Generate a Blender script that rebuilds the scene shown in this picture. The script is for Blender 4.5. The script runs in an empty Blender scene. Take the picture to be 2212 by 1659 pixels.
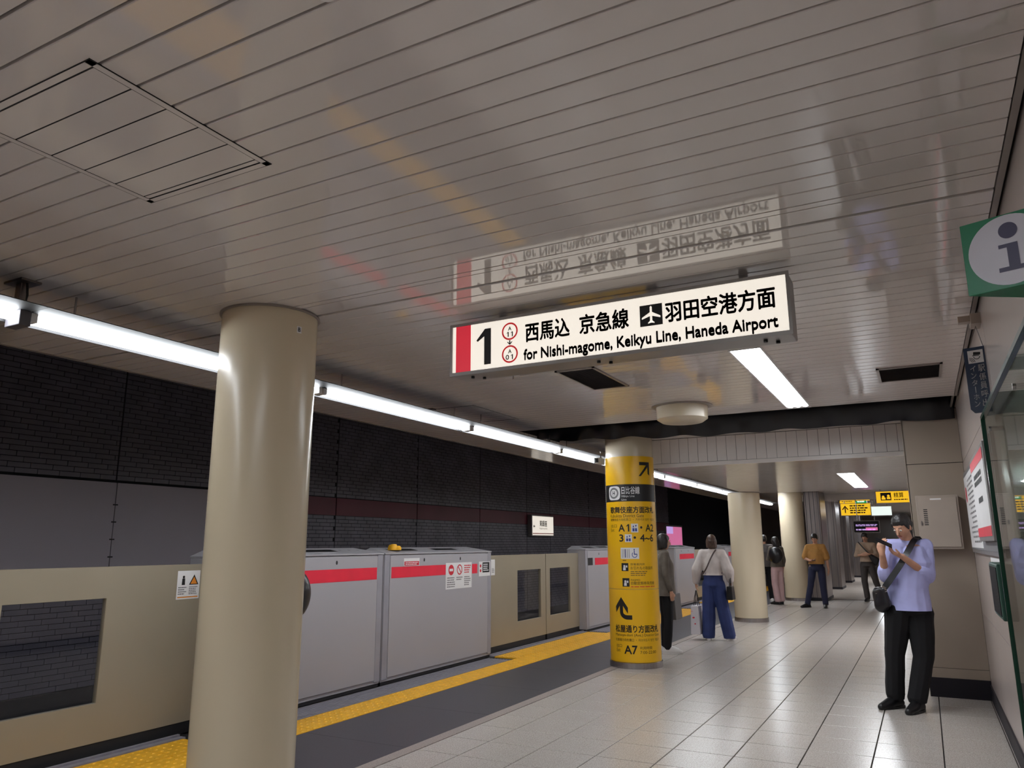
import bpy, bmesh, math, random
from mathutils import Vector, Matrix, noise

random.seed(7)
sc = bpy.context.scene
COL = sc.collection
PI = math.pi

# ------------------------------------------------------------------ camera, world, exposure
YAW, PITCH, ROLL, CAMZ = 0.4921, 0.2101, -0.0039, 1.4322
fw = Vector((-math.sin(YAW) * math.cos(PITCH), math.cos(YAW) * math.cos(PITCH), math.sin(PITCH)))
rt = Vector((math.cos(YAW), math.sin(YAW), 0)); up = rt.cross(fw)
r2 = rt * math.cos(ROLL) + up * math.sin(ROLL); u2 = -rt * math.sin(ROLL) + up * math.cos(ROLL)
cd = bpy.data.cameras.new('camera'); cam = bpy.data.objects.new('camera', cd); COL.objects.link(cam)
cd.sensor_width = 36.0; cd.lens = 26.4445; cd.clip_start = 0.02; cd.clip_end = 200
cam.matrix_world = Matrix(((r2.x, u2.x, -fw.x, 0), (r2.y, u2.y, -fw.y, 0), (r2.z, u2.z, -fw.z, CAMZ), (0, 0, 0, 1)))
sc.camera = cam
w = bpy.data.worlds.new('world'); sc.world = w; w.use_nodes = True
w.node_tree.nodes['Background'].inputs[0].default_value = (0.9, 0.88, 1.0, 1)
w.node_tree.nodes['Background'].inputs[1].default_value = 0.03
sc.view_settings.view_transform = 'Standard'; sc.view_settings.look = 'None'
sc.view_settings.gamma = 1.0; sc.view_settings.use_curve_mapping = False
sc.view_settings.exposure = 0.0
cy = sc.cycles; cy.use_light_tree = False
cy.max_bounces = 5; cy.diffuse_bounces = 4; cy.glossy_bounces = 3; cy.transmission_bounces = 2; cy.transparent_max_bounces = 6
cy.caustics_reflective = False; cy.caustics_refractive = False; cy.sample_clamp_indirect = 4.0; cy.adaptive_threshold = 0.03
TUBE = 31.0          # radiance of the fluorescent tubes
HC = 2.76            # ceiling height

# ------------------------------------------------------------------ materials
def lin(c):
    return tuple((x / 255 / 12.92) if x / 255 <= 0.04045 else ((x / 255 + 0.055) / 1.055) ** 2.4 for x in c)

def mat(name, rgb, rough=0.5, metal=0.0, spec=0.5, var=0.06, scale=6.0, bump=0.0, bscale=60.0, emit=0.0, ergb=None, coat=0.0, stretch=(1, 1, 1)):
    m = bpy.data.materials.new(name); m.use_nodes = True
    nt = m.node_tree; b = nt.nodes['Principled BSDF']
    c = lin(rgb)
    tc = nt.nodes.new('ShaderNodeTexCoord'); mp = nt.nodes.new('ShaderNodeMapping')
    mp.inputs['Scale'].default_value = stretch
    nt.links.new(tc.outputs['Object'], mp.inputs[0])
    n = nt.nodes.new('ShaderNodeTexNoise'); n.inputs['Scale'].default_value = scale; n.inputs['Detail'].default_value = 1.5
    nt.links.new(mp.outputs[0], n.inputs['Vector'])
    r = nt.nodes.new('ShaderNodeValToRGB')
    r.color_ramp.elements[0].position = 0.3; r.color_ramp.elements[1].position = 0.7
    r.color_ramp.elements[0].color = tuple(x * (1 - var) for x in c) + (1,)
    r.color_ramp.elements[1].color = tuple(min(1, x * (1 + var)) for x in c) + (1,)
    nt.links.new(n.outputs['Fac'], r.inputs[0]); nt.links.new(r.outputs[0], b.inputs['Base Color'])
    b.inputs['Roughness'].default_value = rough; b.inputs['Metallic'].default_value = metal
    b.inputs['Specular IOR Level'].default_value = spec
    if coat: b.inputs['Coat Weight'].default_value = coat; b.inputs['Coat Roughness'].default_value = 0.05
    if bump:
        n2 = nt.nodes.new('ShaderNodeTexNoise'); n2.inputs['Scale'].default_value = bscale; n2.inputs['Detail'].default_value = 0
        nt.links.new(mp.outputs[0], n2.inputs['Vector'])
        bp = nt.nodes.new('ShaderNodeBump'); bp.inputs['Strength'].default_value = bump; bp.inputs['Distance'].default_value = 0.004
        nt.links.new(n2.outputs['Fac'], bp.inputs['Height']); nt.links.new(bp.outputs[0], b.inputs['Normal'])
    if emit:
        b.inputs['Emission Color'].default_value = lin(ergb or rgb) + (1,)
        b.inputs['Emission Strength'].default_value = emit
    return m

def speckle(name, rgb, rgb2, rough, scale):
    m = mat(name, rgb, rough, var=0.05, scale=1.5)
    nt = m.node_tree; b = nt.nodes['Principled BSDF']
    src = b.inputs['Base Color'].links[0].from_socket
    tc = nt.nodes.new('ShaderNodeTexCoord')
    n = nt.nodes.new('ShaderNodeTexNoise'); n.inputs['Scale'].default_value = scale; n.inputs['Detail'].default_value = 2
    nt.links.new(tc.outputs['Object'], n.inputs['Vector'])
    r = nt.nodes.new('ShaderNodeValToRGB'); r.color_ramp.elements[0].position = 0.42; r.color_ramp.elements[1].position = 0.62
    nt.links.new(n.outputs['Fac'], r.inputs[0])
    mx = nt.nodes.new('ShaderNodeMix'); mx.data_type = 'RGBA'
    nt.links.new(r.outputs[0], mx.inputs['Factor']); nt.links.new(src, mx.inputs['A']); mx.inputs['B'].default_value = lin(rgb2) + (1,)
    nt.links.new(mx.outputs['Result'], b.inputs['Base Color'])
    return m

def glassmat(name, tint, ior=1.5, tr=0.9):
    m = bpy.data.materials.new(name); m.use_nodes = True; nt = m.node_tree
    for n in list(nt.nodes):
        if n.type != 'OUTPUT_MATERIAL': nt.nodes.remove(n)
    out = nt.nodes['Material Output']
    t = nt.nodes.new('ShaderNodeBsdfTransparent'); t.inputs[0].default_value = lin(tint) + (1,)
    g = nt.nodes.new('ShaderNodeBsdfGlossy'); g.inputs['Roughness'].default_value = 0.02
    lw = nt.nodes.new('ShaderNodeLayerWeight'); lw.inputs['Blend'].default_value = 0.5
    pw = nt.nodes.new('ShaderNodeMath'); pw.operation = 'POWER'; pw.inputs[1].default_value = 4.0 + 2.0 * (1.5 - ior); nt.links.new(lw.outputs['Facing'], pw.inputs[0])
    f = nt.nodes.new('ShaderNodeMath'); f.operation = 'MULTIPLY_ADD'; f.inputs[1].default_value = 0.95 if ior > 1.4 else 0.45; f.inputs[2].default_value = 0.03; nt.links.new(pw.outputs[0], f.inputs[0])
    mx = nt.nodes.new('ShaderNodeMixShader')
    nt.links.new(f.outputs[0], mx.inputs[0]); nt.links.new(t.outputs[0], mx.inputs[1]); nt.links.new(g.outputs[0], mx.inputs[2])
    nt.links.new(mx.outputs[0], out.inputs[0])
    return m

M = dict(
    ceil=mat('ceiling_enamel', (222, 215, 211), 0.055, spec=0.95, var=0.03, scale=2.0),
    ceil_back=mat('ceiling_shadow_gap', (24, 20, 20), 0.9),
    trim=mat('aluminium_trim', (150, 142, 136), 0.35, metal=0.4),
    void=mat('void_black', (22, 21, 26), 0.9),
    joist=mat('joist_grey', (84, 81, 86), 0.7),
    sheet=mat('black_sheeting', (16, 15, 19), 0.35, bump=0.4, bscale=12),
    column=mat('column_paint', (206, 192, 166), 0.24, spec=0.55, var=0.05, scale=3, bump=0.12, bscale=22, stretch=(1, 1, 0.25)),
    steel=mat('stainless', (170, 165, 165), 0.25, metal=1.0, var=0.1, scale=4, stretch=(8, 8, 0.3)),
    steel_dark=mat('brushed_steel', (130, 122, 120), 0.33, metal=1.0, var=0.15, scale=5, stretch=(10, 10, 0.2)),
    tile=speckle('floor_tile', (192, 184, 178), (164, 154, 148), 0.25, 130),
    grout=mat('grout', (40, 34, 33), 0.8),
    kerb=speckle('kerb_stone', (160, 148, 142), (140, 128, 122), 0.4, 90),
    dark=speckle('dark_paving', (64, 61, 68), (56, 53, 60), 0.42, 80),
    yellow=mat('tactile_yellow', (232, 172, 30), 0.5, var=0.10, scale=9),
    grating=mat('threshold_metal', (150, 146, 156), 0.45, metal=0.35, var=0.1, scale=14),
    black_rubber=mat('black_rubber', (22, 21, 24), 0.6),
    gate=mat('gate_white', (166, 163, 168), 0.38, var=0.02, scale=1.2),
    gate_trim=mat('gate_edge', (150, 148, 156), 0.4),
    red=mat('stripe_red', (226, 40, 66), 0.4, var=0.05),
    door=mat('door_champagne', (160, 150, 132), 0.36, metal=0.25, var=0.03, scale=2),
    glass=glassmat('door_glass', (242, 243, 246), 1.3),
    brick=mat('wall_brick', (108, 104, 115), 0.42, var=0.18, scale=2.5),
    brick_red=mat('wall_band_red', (104, 34, 52), 0.45, var=0.12, scale=1.5),
    mortar=mat('mortar', (20, 19, 23), 0.9),
    board=mat('wall_board', (172, 164, 172), 0.5, var=0.04, scale=1),
    tunnel=mat('tunnel_concrete', (34, 33, 38), 0.85),
    track=mat('track_bed', (52, 50, 52), 0.9, bump=0.5, bscale=20),
    wallr=mat('wall_panel', (190, 176, 170), 0.2, spec=0.6, var=0.02, scale=1.2),
    pillar=mat('pillar_panel', (152, 138, 124), 0.4, var=0.05, scale=2),
    plinth=mat('plinth_dark', (28, 25, 32), 0.55, spec=0.3),
    white=mat('white_paint', (222, 220, 220), 0.4),
    paper=mat('paper_white', (226, 224, 224), 0.5, var=0.02),
    black=mat('print_black', (18, 17, 20), 0.5),
    grey=mat('print_grey', (120, 118, 120), 0.5),
    blue=mat('print_blue', (40, 62, 140), 0.5),
    orange=mat('print_orange', (214, 130, 40), 0.5),
    printred=mat('print_red', (206, 34, 52), 0.5),
    frame=mat('sign_frame_grey', (150, 146, 144), 0.35, metal=0.5),
    sign_white=mat('sign_face_white', (240, 236, 228), 0.4, emit=0.72, ergb=(255, 246, 232), var=0.01),
    sign_red=mat('sign_face_red', (214, 40, 60), 0.4, emit=0.55, ergb=(222, 48, 66)),
    sign_black=mat('sign_letter_black', (14, 13, 16), 0.5),
    sign_redline=mat('sign_ring_red', (190, 30, 40), 0.4, emit=0.4, ergb=(214, 40, 46)),
    yel_col=mat('column_sign_yellow', (236, 182, 22), 0.32, var=0.03, scale=2),
    yel_lit=mat('lit_sign_yellow', (248, 190, 30), 0.4, emit=0.75, ergb=(255, 200, 40)),
    green_lit=mat('lit_sign_green', (20, 150, 80), 0.4, emit=0.6, ergb=(30, 190, 110)),
    white_lit=mat('lit_sign_white', (240, 245, 240), 0.4, emit=0.9, ergb=(235, 250, 244)),
    pink_lit=mat('lit_poster_pink', (230, 120, 170), 0.4, emit=0.6, ergb=(240, 130, 180)),
    lilac_lit=mat('lit_screen_lilac', (190, 160, 230), 0.4, emit=0.7, ergb=(214, 180, 250)),
    green=mat('info_green', (20, 120, 82), 0.35, var=0.04),
    green_dark=mat('info_green_under', (16, 92, 60), 0.4),
    info_white=mat('info_white', (206, 204, 214), 0.35),
    info_i=mat('info_letter', (66, 62, 92), 0.4),
    navy=mat('sign_navy', (34, 50, 76), 0.4, var=0.05),
    intercom=mat('intercom_green', (30, 74, 62), 0.4),
    board_glass=glassmat('panel_glass', (222, 236, 228)),
    glass_edge=mat('glass_edge_green', (18, 66, 50), 0.2),
    tube=mat('fluorescent_tube', (255, 252, 246), 0.4, emit=TUBE, ergb=(244, 250, 255), var=0.0),
    box=mat('cabinet_beige', (164, 150, 138), 0.4, var=0.03),
    skin=mat('skin', (196, 148, 122), 0.5, var=0.08, scale=14),
    hair=mat('hair_black', (30, 25, 24), 0.45, var=0.25, scale=40, bump=0.5, bscale=90),
    hair_brown=mat('hair_brown', (66, 46, 36), 0.45, var=0.25, scale=40, bump=0.5, bscale=90),
    eye=mat('eye_white', (215, 210, 205), 0.3), iris=mat('iris', (36, 26, 22), 0.3), lip=mat('lips', (164, 98, 88), 0.5),
    shirt_blue=mat('cotton_pale_blue', (176, 178, 228), 0.8, var=0.05, scale=9, bump=0.3, bscale=30),
    trouser_black=mat('cloth_black', (11, 10, 14), 0.9, var=0.15, scale=8),
    shoe_black=mat('leather_black', (16, 15, 18), 0.35),
    blouse=mat('blouse_cream', (206, 196, 192), 0.8, var=0.06, scale=10, bump=0.35, bscale=28),
    denim=mat('denim_blue', (42, 56, 106), 0.8, var=0.14, scale=8, bump=0.2, bscale=60),
    navy_denim=mat('denim_navy', (28, 32, 60), 0.8, var=0.14, scale=8),
    mustard=mat('cotton_mustard', (176, 128, 66), 0.8, var=0.08, scale=9, bump=0.2, bscale=30),
    pink=mat('cloth_pink', (196, 164, 164), 0.8, var=0.06, scale=9, bump=0.2, bscale=30),
    charcoal=mat('cloth_charcoal', (66, 60, 58), 0.8, var=0.1, scale=9),
    olive=mat('knit_grey_brown', (98, 90, 82), 0.85, var=0.12, scale=12, bump=0.4, bscale=60),
    taupe=mat('cotton_taupe', (172, 148, 128), 0.8, var=0.1, scale=9),
    sneaker=mat('sneaker_white', (216, 212, 210), 0.5),
    leather=mat('bag_black', (18, 17, 22), 0.32, var=0.1),
    bag_white=mat('paper_bag_white', (206, 200, 206), 0.5, var=0.03),
    tote=mat('tote_grey', (104, 100, 98), 0.7),
    strap_brown=mat('strap_brown', (74, 60, 58), 0.5),
    camera_white=mat('camera_shell', (210, 208, 206), 0.3),
    floor_far=speckle('far_floor', (204, 192, 182), (188, 176, 166), 0.2, 60),
)

# far ceiling: its boards are too far away to be told apart, so the material carries them
def board_lines(m, pitch, axis):
    nt = m.node_tree; b = nt.nodes['Principled BSDF']; src = b.inputs['Base Color'].links[0].from_socket
    tc = nt.nodes.new('ShaderNodeTexCoord'); sp = nt.nodes.new('ShaderNodeSeparateXYZ'); nt.links.new(tc.outputs['Object'], sp.inputs[0])
    d = nt.nodes.new('ShaderNodeMath'); d.operation = 'DIVIDE'; d.inputs[1].default_value = pitch; nt.links.new(sp.outputs[axis], d.inputs[0])
    fr = nt.nodes.new('ShaderNodeMath'); fr.operation = 'FRACT'; nt.links.new(d.outputs[0], fr.inputs[0])
    l = nt.nodes.new('ShaderNodeMath'); l.operation = 'LESS_THAN'; l.inputs[1].default_value = 0.06; nt.links.new(fr.outputs[0], l.inputs[0])
    mx = nt.nodes.new('ShaderNodeMix'); mx.data_type = 'RGBA'; nt.links.new(l.outputs[0], mx.inputs['Factor'])
    nt.links.new(src, mx.inputs['A']); mx.inputs['B'].default_value = lin((60, 52, 50)) + (1,)
    nt.links.new(mx.outputs['Result'], b.inputs['Base Color'])
M['fascia'] = mat('fascia_enamel', (224, 216, 211), 0.3, spec=0.4, var=0.03)
M['ceil_far'] = mat('ceiling_enamel_far', (230, 224, 220), 0.12, spec=0.6, var=0.03); board_lines(M['ceil_far'], 0.1195, 1)

# ------------------------------------------------------------------ object helpers
WL = {}
TMP = bpy.data.scenes.new('workbench')      # empty side scene in which text and bodies are evaluated; removed at the end

def evaluated(ob):
    TMP.collection.objects.link(ob)
    with bpy.context.temp_override(scene=TMP, view_layer=TMP.view_layers[0]):
        dg = bpy.context.evaluated_depsgraph_get(); dg.update()
        return bpy.data.meshes.new_from_object(ob.evaluated_get(dg))

def tag(o, label=None, cat=None, group=None, kind=None):
    if label: o['label'] = label
    if cat: o['category'] = cat
    if group: o['group'] = group
    if kind: o['kind'] = kind
    return o

def empty(name, loc, label=None, cat=None, group=None, kind=None):
    o = bpy.data.objects.new(name, None); COL.objects.link(o); o.location = loc; o.empty_display_size = 0.1
    WL[o.name] = Vector(loc)
    return tag(o, label, cat, group, kind)

class MB:
    """collects geometry in world coordinates"""
    def __init__(s): s.v = []; s.f = []
    def add(s, v, f):
        n = len(s.v); s.v += [tuple(x) for x in v]; s.f += [tuple(i + n for i in q) for q in f]; return s
    def box(s, x0, y0, z0, x1, y1, z1):
        return s.add([(x0, y0, z0), (x1, y0, z0), (x1, y1, z0), (x0, y1, z0), (x0, y0, z1), (x1, y0, z1), (x1, y1, z1), (x0, y1, z1)],
                     [(0, 3, 2, 1), (4, 5, 6, 7), (0, 1, 5, 4), (1, 2, 6, 5), (2, 3, 7, 6), (3, 0, 4, 7)])
    def frustum(s, a, z0, b, z1):      # a, b = (x0,y0,x1,y1)
        return s.add([(a[0], a[1], z0), (a[2], a[1], z0), (a[2], a[3], z0), (a[0], a[3], z0), (b[0], b[1], z1), (b[2], b[1], z1), (b[2], b[3], z1), (b[0], b[3], z1)],
                     [(0, 3, 2, 1), (4, 5, 6, 7), (0, 1, 5, 4), (1, 2, 6, 5), (2, 3, 7, 6), (3, 0, 4, 7)])
    def lathe(s, cx, cy, prof, n=48, a0=0, a1=2 * PI):   # prof = [(r,z)...]
        full = abs(a1 - a0 - 2 * PI) < 1e-6
        m = n if full else n + 1; k = len(prof); v = []; f = []
        for i in range(m):
            a = a0 + (a1 - a0) * i / n
            for (r, z) in prof: v.append((cx + r * math.cos(a), cy + r * math.sin(a), z))
        for i in range(n):
            j = (i + 1) % m
            for q in range(k - 1): f.append((i * k + q, j * k + q, j * k + q + 1, i * k + q + 1))
        return s.add(v, f)
    def tube(s, pts, r, n=8):
        pts = [Vector(p) for p in pts]; v = []; f = []
        for i, p in enumerate(pts):
            d = (pts[min(i + 1, len(pts) - 1)] - pts[max(i - 1, 0)]).normalized()
            a = d.cross(Vector((0, 0, 1)))
            if a.length < 1e-3: a = d.cross(Vector((1, 0, 0)))
            a.normalize(); b = d.cross(a)
            for k in range(n):
                t = 2 * PI * k / n; v.append(p + a * (r * math.cos(t)) + b * (r * math.sin(t)))
        for i in range(len(pts) - 1):
            for k in range(n): f.append((i * n + k, i * n + (k + 1) % n, (i + 1) * n + (k + 1) % n, (i + 1) * n + k))
        f.append(tuple(range(n - 1, -1, -1))); f.append(tuple((len(pts) - 1) * n + k for k in range(n)))
        return s.add(v, f)
    def extr(s, pts2, fn, t0, t1):     # polygon pts2 (u,v) extruded along the third local axis
        n = len(pts2); v = [fn(u, q, t0) for u, q in pts2] + [fn(u, q, t1) for u, q in pts2]
        f = [tuple(range(n - 1, -1, -1)), tuple(range(n, 2 * n))] + [(i, (i + 1) % n, n + (i + 1) % n, n + i) for i in range(n)]
        return s.add(v, f)
    def mesh(s, name, m, off=Vector((0, 0, 0)), smooth=False):
        me = bpy.data.meshes.new(name); me.from_pydata([(x - off.x, y - off.y, z - off.z) for x, y, z in s.v], [], s.f); me.update()
        bm = bmesh.new(); bm.from_mesh(me); bmesh.ops.recalc_face_normals(bm, faces=bm.faces); bm.to_mesh(me); bm.free()
        if m: me.materials.append(M[m])
        if smooth:
            for p in me.polygons: p.use_smooth = True
        return me
    def obj(s, name, m, parent=None, origin=None, smooth=False, bevel=0.0):
        off = WL[parent.name] if parent else Vector(origin or (0, 0, 0))
        me = s.mesh(name, m, off, smooth)
        o = bpy.data.objects.new(name, me); COL.objects.link(o)
        if parent: o.parent = parent
        else: o.location = off
        WL[o.name] = off
        if bevel:
            b = o.modifiers.new('bevel', 'BEVEL'); b.width = bevel; b.segments = 2; b.limit_method = 'ANGLE'
        if smooth:
            try: me.set_sharp_from_angle(angle=math.radians(40))
            except Exception: pass
        return o

def box(name, m, b, parent=None, bevel=0.0, origin=None):
    return MB().box(*b).obj(name, m, parent, origin, bevel=bevel)

def inst(name, me, parent, loc):       # piece that shares mesh data; loc in world
    o = bpy.data.objects.new(name, me); COL.objects.link(o); o.parent = parent
    o.location = Vector(loc) - WL[parent.name]; WL[o.name] = Vector(loc)
    return o

def unit_box(name, m, dx, dy, dz, ch=0.0):
    mb = MB()
    if ch: mb.frustum((0, 0, dx, dy), 0, (0, 0, dx, dy), dz - ch).frustum((0, 0, dx, dy), dz - ch, (ch, ch, dx - ch, dy - ch), dz)
    else: mb.box(0, 0, 0, dx, dy, dz)
    return mb.mesh(name, m)

# ---- flat print: lettering and marks, laid on a surface by fn(u, v) -> world point
GL = {}
def from_text(body):
    if body in GL: return GL[body]
    cu = bpy.data.curves.new('t', 'FONT'); cu.body = body; cu.size = 1.0; cu.resolution_u = 3; cu.fill_mode = 'FRONT'
    ob = bpy.data.objects.new('t', cu)
    me = evaluated(ob)
    v = [(x.co.x, x.co.y) for x in me.vertices]; f = [tuple(p.vertices) for p in me.polygons]
    bpy.data.objects.remove(ob); bpy.data.curves.remove(cu); bpy.data.meshes.remove(me)
    GL[body] = (v, f)
    return v, f

def lay(v, f, fn, name, m, parent, step=0.0):
    """flat outline -> surface; step > 0 first splits edges longer than step in u so that it follows a curve"""
    if step:
        bm = bmesh.new(); vs = [bm.verts.new((a, b, 0)) for a, b in v]
        for q in f:
            try: bm.faces.new([vs[i] for i in q])
            except ValueError: pass
        for _ in range(8):
            bmesh.ops.triangulate(bm, faces=bm.faces)
            e = [x for x in bm.edges if abs(x.verts[0].co.x - x.verts[1].co.x) > step]
            if not e: break
            bmesh.ops.subdivide_edges(bm, edges=e, cuts=1)
        bmesh.ops.triangulate(bm, faces=bm.faces)
        bm.verts.index_update(); v = [(x.co.x, x.co.y) for x in bm.verts]; f = [tuple(x.index for x in q.verts) for q in bm.faces]; bm.free()
    o = MB().add([fn(a, b) for a, b in v], f).obj(name, m, parent)
    if name == 'small_print': o['kind'] = 'stuff'
    return o

def text(body, rect, fn, m, parent, bold=0.0, name='lettering', step=0.0):
    """bold: stroke is thickened by overlaying shifted copies (fraction of the height)"""
    v, f = from_text(body)
    x0 = min(a for a, b in v); x1 = max(a for a, b in v); y0 = min(b for a, b in v); y1 = max(b for a, b in v)
    X0, Y0, X1, Y1 = rect
    bx = bold * (X1 - X0) / max(1, len(body)); by = bold * (Y1 - Y0)
    X0 += bx; X1 -= bx; Y0 += by; Y1 -= by
    w0 = [(X0 + (a - x0) / (x1 - x0) * (X1 - X0), Y0 + (b - y0) / (y1 - y0) * (Y1 - Y0)) for a, b in v]
    V, F = [], []
    for dx, dy in (((0, 0),) if not bold else ((0, 0), (bx, 0), (-bx, 0), (0, by), (0, -by), (bx * .7, by * .7), (-bx * .7, -by * .7), (bx * .7, -by * .7), (-bx * .7, by * .7))):
        n = len(V); V += [(a + dx, b + dy) for a, b in w0]; F += [tuple(i + n for i in q) for q in f]
    return lay(V, F, fn, name, m, parent, step)

def poly(ptsl, fn, m, parent, name='mark', step=0.0):
    V, F = [], []
    for pts in ptsl: n = len(V); V += list(pts); F.append(tuple(range(n, n + len(pts))))
    return lay(V, F, fn, name, m, parent, step)

def one(x0, y0, x1, y1):      # the figure 1 with its flag
    w_, h = x1 - x0, y1 - y0; t = w_ * 0.46
    return [[(x1 - t, y0), (x1, y0), (x1, y1), (x1 - t * 0.9, y1), (x1 - t, y1 - h * 0.06)], [(x0, y1 - h * 0.30), (x0 + w_ * 0.10, y1 - h * 0.34), (x1 - t, y1 - h * 0.21), (x1 - t, y1 - h * 0.06), (x1 - t * 0.9, y1)]]

def rectp(x0, y0, x1, y1, n=1):
    if n == 1: return [[(x0, y0), (x1, y0), (x1, y1), (x0, y1)]]
    return [[(x0 + (x1 - x0) * i / n, y0), (x0 + (x1 - x0) * (i + 1) / n, y0), (x0 + (x1 - x0) * (i + 1) / n, y1), (x0 + (x1 - x0) * i / n, y1)] for i in range(n)]

def discp(cx, cy, rx, ry=None, n=32):
    ry = ry or rx
    return [[(cx + rx * math.cos(2 * PI * i / n), cy + ry * math.sin(2 * PI * i / n)) for i in range(n)]]

def ringp(cx, cy, r0, r1, n=36, a0=0, a1=2 * PI):
    q = []
    for i in range(n):
        a = a0 + (a1 - a0) * i / n; b = a0 + (a1 - a0) * (i + 1) / n
        q.append([(cx + r0 * math.cos(a), cy + r0 * math.sin(a)), (cx + r1 * math.cos(a), cy + r1 * math.sin(a)),
                  (cx + r1 * math.cos(b), cy + r1 * math.sin(b)), (cx + r0 * math.cos(b), cy + r0 * math.sin(b))])
    return q

def rows(x0, y0, x1, y1, n, fill=0.5, rag=0.3):      # rows of print too small to read
    q = []
    h = (y1 - y0) / n
    for i in range(n):
        y = y1 - (i + 1) * h; e = x1 - (x1 - x0) * rag * random.random()
        x = x0
        while x < e:
            L = (x1 - x0) * random.uniform(0.08, 0.22); q += rectp(x, y + h * (1 - fill) / 2, min(e, x + L), y + h * (1 + fill) / 2)
            x += L + (x1 - x0) * 0.03
    return q

# ------------------------------------------------------------------ floor
TP = 0.425; TX0 = -3.009; TY0 = 4.80
floor = MB().box(-5.50, -5, -0.30, 0.60, 46, -0.014).obj('floor', 'grout'); tag(floor, 'pale speckled tile platform floor with dark edge strip', 'floor', kind='structure')
tm = unit_box('floor_tile', 'tile', TP - 0.008, TP - 0.008, 0.014, 0.0015)
tmn = unit_box('floor_tile_narrow', 'tile', 0.335 - 0.008, TP - 0.008, 0.014, 0.0015)
rest = MB()
for k in range(-22, 40):
    for i in range(-1, 8):
        y = TY0 + k * TP; x = TX0 + i * TP if i >= 0 else TX0 - 0.335
        if -1 <= k < 32: inst('floor_tile', tmn if i < 0 else tm, floor, (x + 0.004, y + 0.004, -0.014))
        else: rest.box(x + 0.003, y + 0.003, -0.014, x + (TP if i >= 0 else 0.335) - 0.003, y + TP - 0.003, 0)
rest.box(0.394, -4.5, -0.014, 0.6, 21.8, 0)
tag(rest.obj('floor_tile_rest', 'tile', floor), kind='stuff')
box('plain_paving', 'floor_far', (-3.344, 21.8, -0.014, 0.6, 46, 0.012), floor)
box('kerb_line', 'kerb', (-3.45, -4.5, -0.014, -3.348, 40, 0.001), floor)
for k in range(-4, 36):
    box('dark_slab', 'dark', (-4.415, k * 1.2 + 0.002, -0.014, -3.453, k * 1.2 + 1.199, 0.0), floor)
# tactile paving
def tactile_mesh(dx, dy, nx, ny):
    mb = MB().frustum((0.0015, 0.0015, dx - 0.0015, dy - 0.0015), 0, (0.003, 0.003, dx - 0.003, dy - 0.003), 0.016)
    for i in range(nx):
        for j in range(ny):
            cx = dx * (i + 0.5) / nx; cy = dy * (j + 0.5) / ny; r = 0.017; q = []
            for rr, z in ((r, 0.016), (r * 0.6, 0.021)): q += [(cx + rr * math.cos(PI / 3 * t), cy + rr * math.sin(PI / 3 * t), z) for t in range(6)]
            mb.add(q, [(6, 7, 8, 9, 10, 11)] + [(t, (t + 1) % 6, 6 + (t + 1) % 6, 6 + t) for t in range(6)])
    return mb.mesh('tactile_tile', 'yellow')
tt = tactile_mesh(0.35, 0.35, 5, 5)
tw = tactile_mesh(0.33, 0.35, 5, 5)
DOORS = [(1.05, 4.25), (9.0, 12.17), (14.15, 17.42), (19.3, 22.5), (24.4, 27.6)]
y = -3.15
while y < 28:
    inst('tactile_tile', tt, floor, (-4.77, y, -0.014))
    y += 0.35
for a, b in DOORS:
    n = int((b - a + 0.1) / 0.35)
    for i in range(n): inst('tactile_tile', tw, floor, (-5.105, (a + b) / 2 - n * 0.175 + i * 0.35, -0.014))
# ribbed metal strip along the foot of the gates
HOUS = [(-2.0, 1.0), (4.44, 6.63), (6.65, 8.95), (12.17, 14.1), (17.45, 19.25), (22.55, 24.35)]
SPANS = [(-2.0, 1.2), (4.4, 8.85), (12.3, 14.0), (17.6, 19.1), (22.7, 24.2)]
for a, b in SPANS:
    mb = MB().box(-5.13, a, -0.014, -4.775, b, -0.004)
    for i in range(8): x = -5.10 + i * 0.042; mb.box(x, a, -0.004, x + 0.024, b, 0.003)
    mb.obj('ribbed_strip', 'grating', floor)
for a, b in DOORS:
    mb = MB().box(-5.165, a, -0.014, -5.11, b, 0.008).box(-5.20, a, -0.014, -5.175, b, 0.02).box(-5.25, a, -0.014, -5.235, b, 0.004)
    mb.obj('door_track', 'grating', floor)
    box('track_slot', 'black_rubber', (-5.45, a - 0.1, -0.014, -5.11, b + 0.1, -0.006), floor)
box('platform_nosing', 'black_rubber', (-5.52, -5, -0.4, -5.45, 46, 0.0), floor)

# ------------------------------------------------------------------ main ceiling of boards
PB = 0.1195; G0 = 1.7108; CX0, CX1 = -5.31, 0.372; GAP0, GAP1 = 7.93, 9.28
ceil = MB().box(CX0, -5, HC + 0.022, 0.62, GAP0, HC + 0.06).obj('ceiling', 'ceil_back'); tag(ceil, 'glossy cream linear board ceiling over the near platform', 'ceiling', kind='structure')
pm = MB().frustum((0, 0.0065, CX1 - CX0, PB - 0.0065), 0, (0, 0.0045, CX1 - CX0, PB - 0.0045), 0.003).box(0, 0.0045, 0.003, CX1 - CX0, PB - 0.0045, 0.016).mesh('ceiling_board', 'ceil')
k = -48
while G0 + (k + 1) * PB < 3.07:
    inst('ceiling_board', pm, ceil, (CX0, G0 + k * PB, HC)); k += 1
ye = G0 + k * PB
box('ceiling_board', 'ceil', (CX0, ye + 0.003, HC, CX1, 3.068, HC + 0.016), ceil)
box('joint_board', 'ceil', (CX0, 3.084, HC + 0.004, CX1, 3.222, HC + 0.018), ceil)
y = 3.238
while y + PB < GAP0 - 0.02:
    inst('ceiling_board', pm, ceil, (CX0, y, HC)); y += PB
box('ceiling_board', 'ceil', (CX0, y + 0.003, HC, CX1, GAP0, HC + 0.016), ceil)
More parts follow.
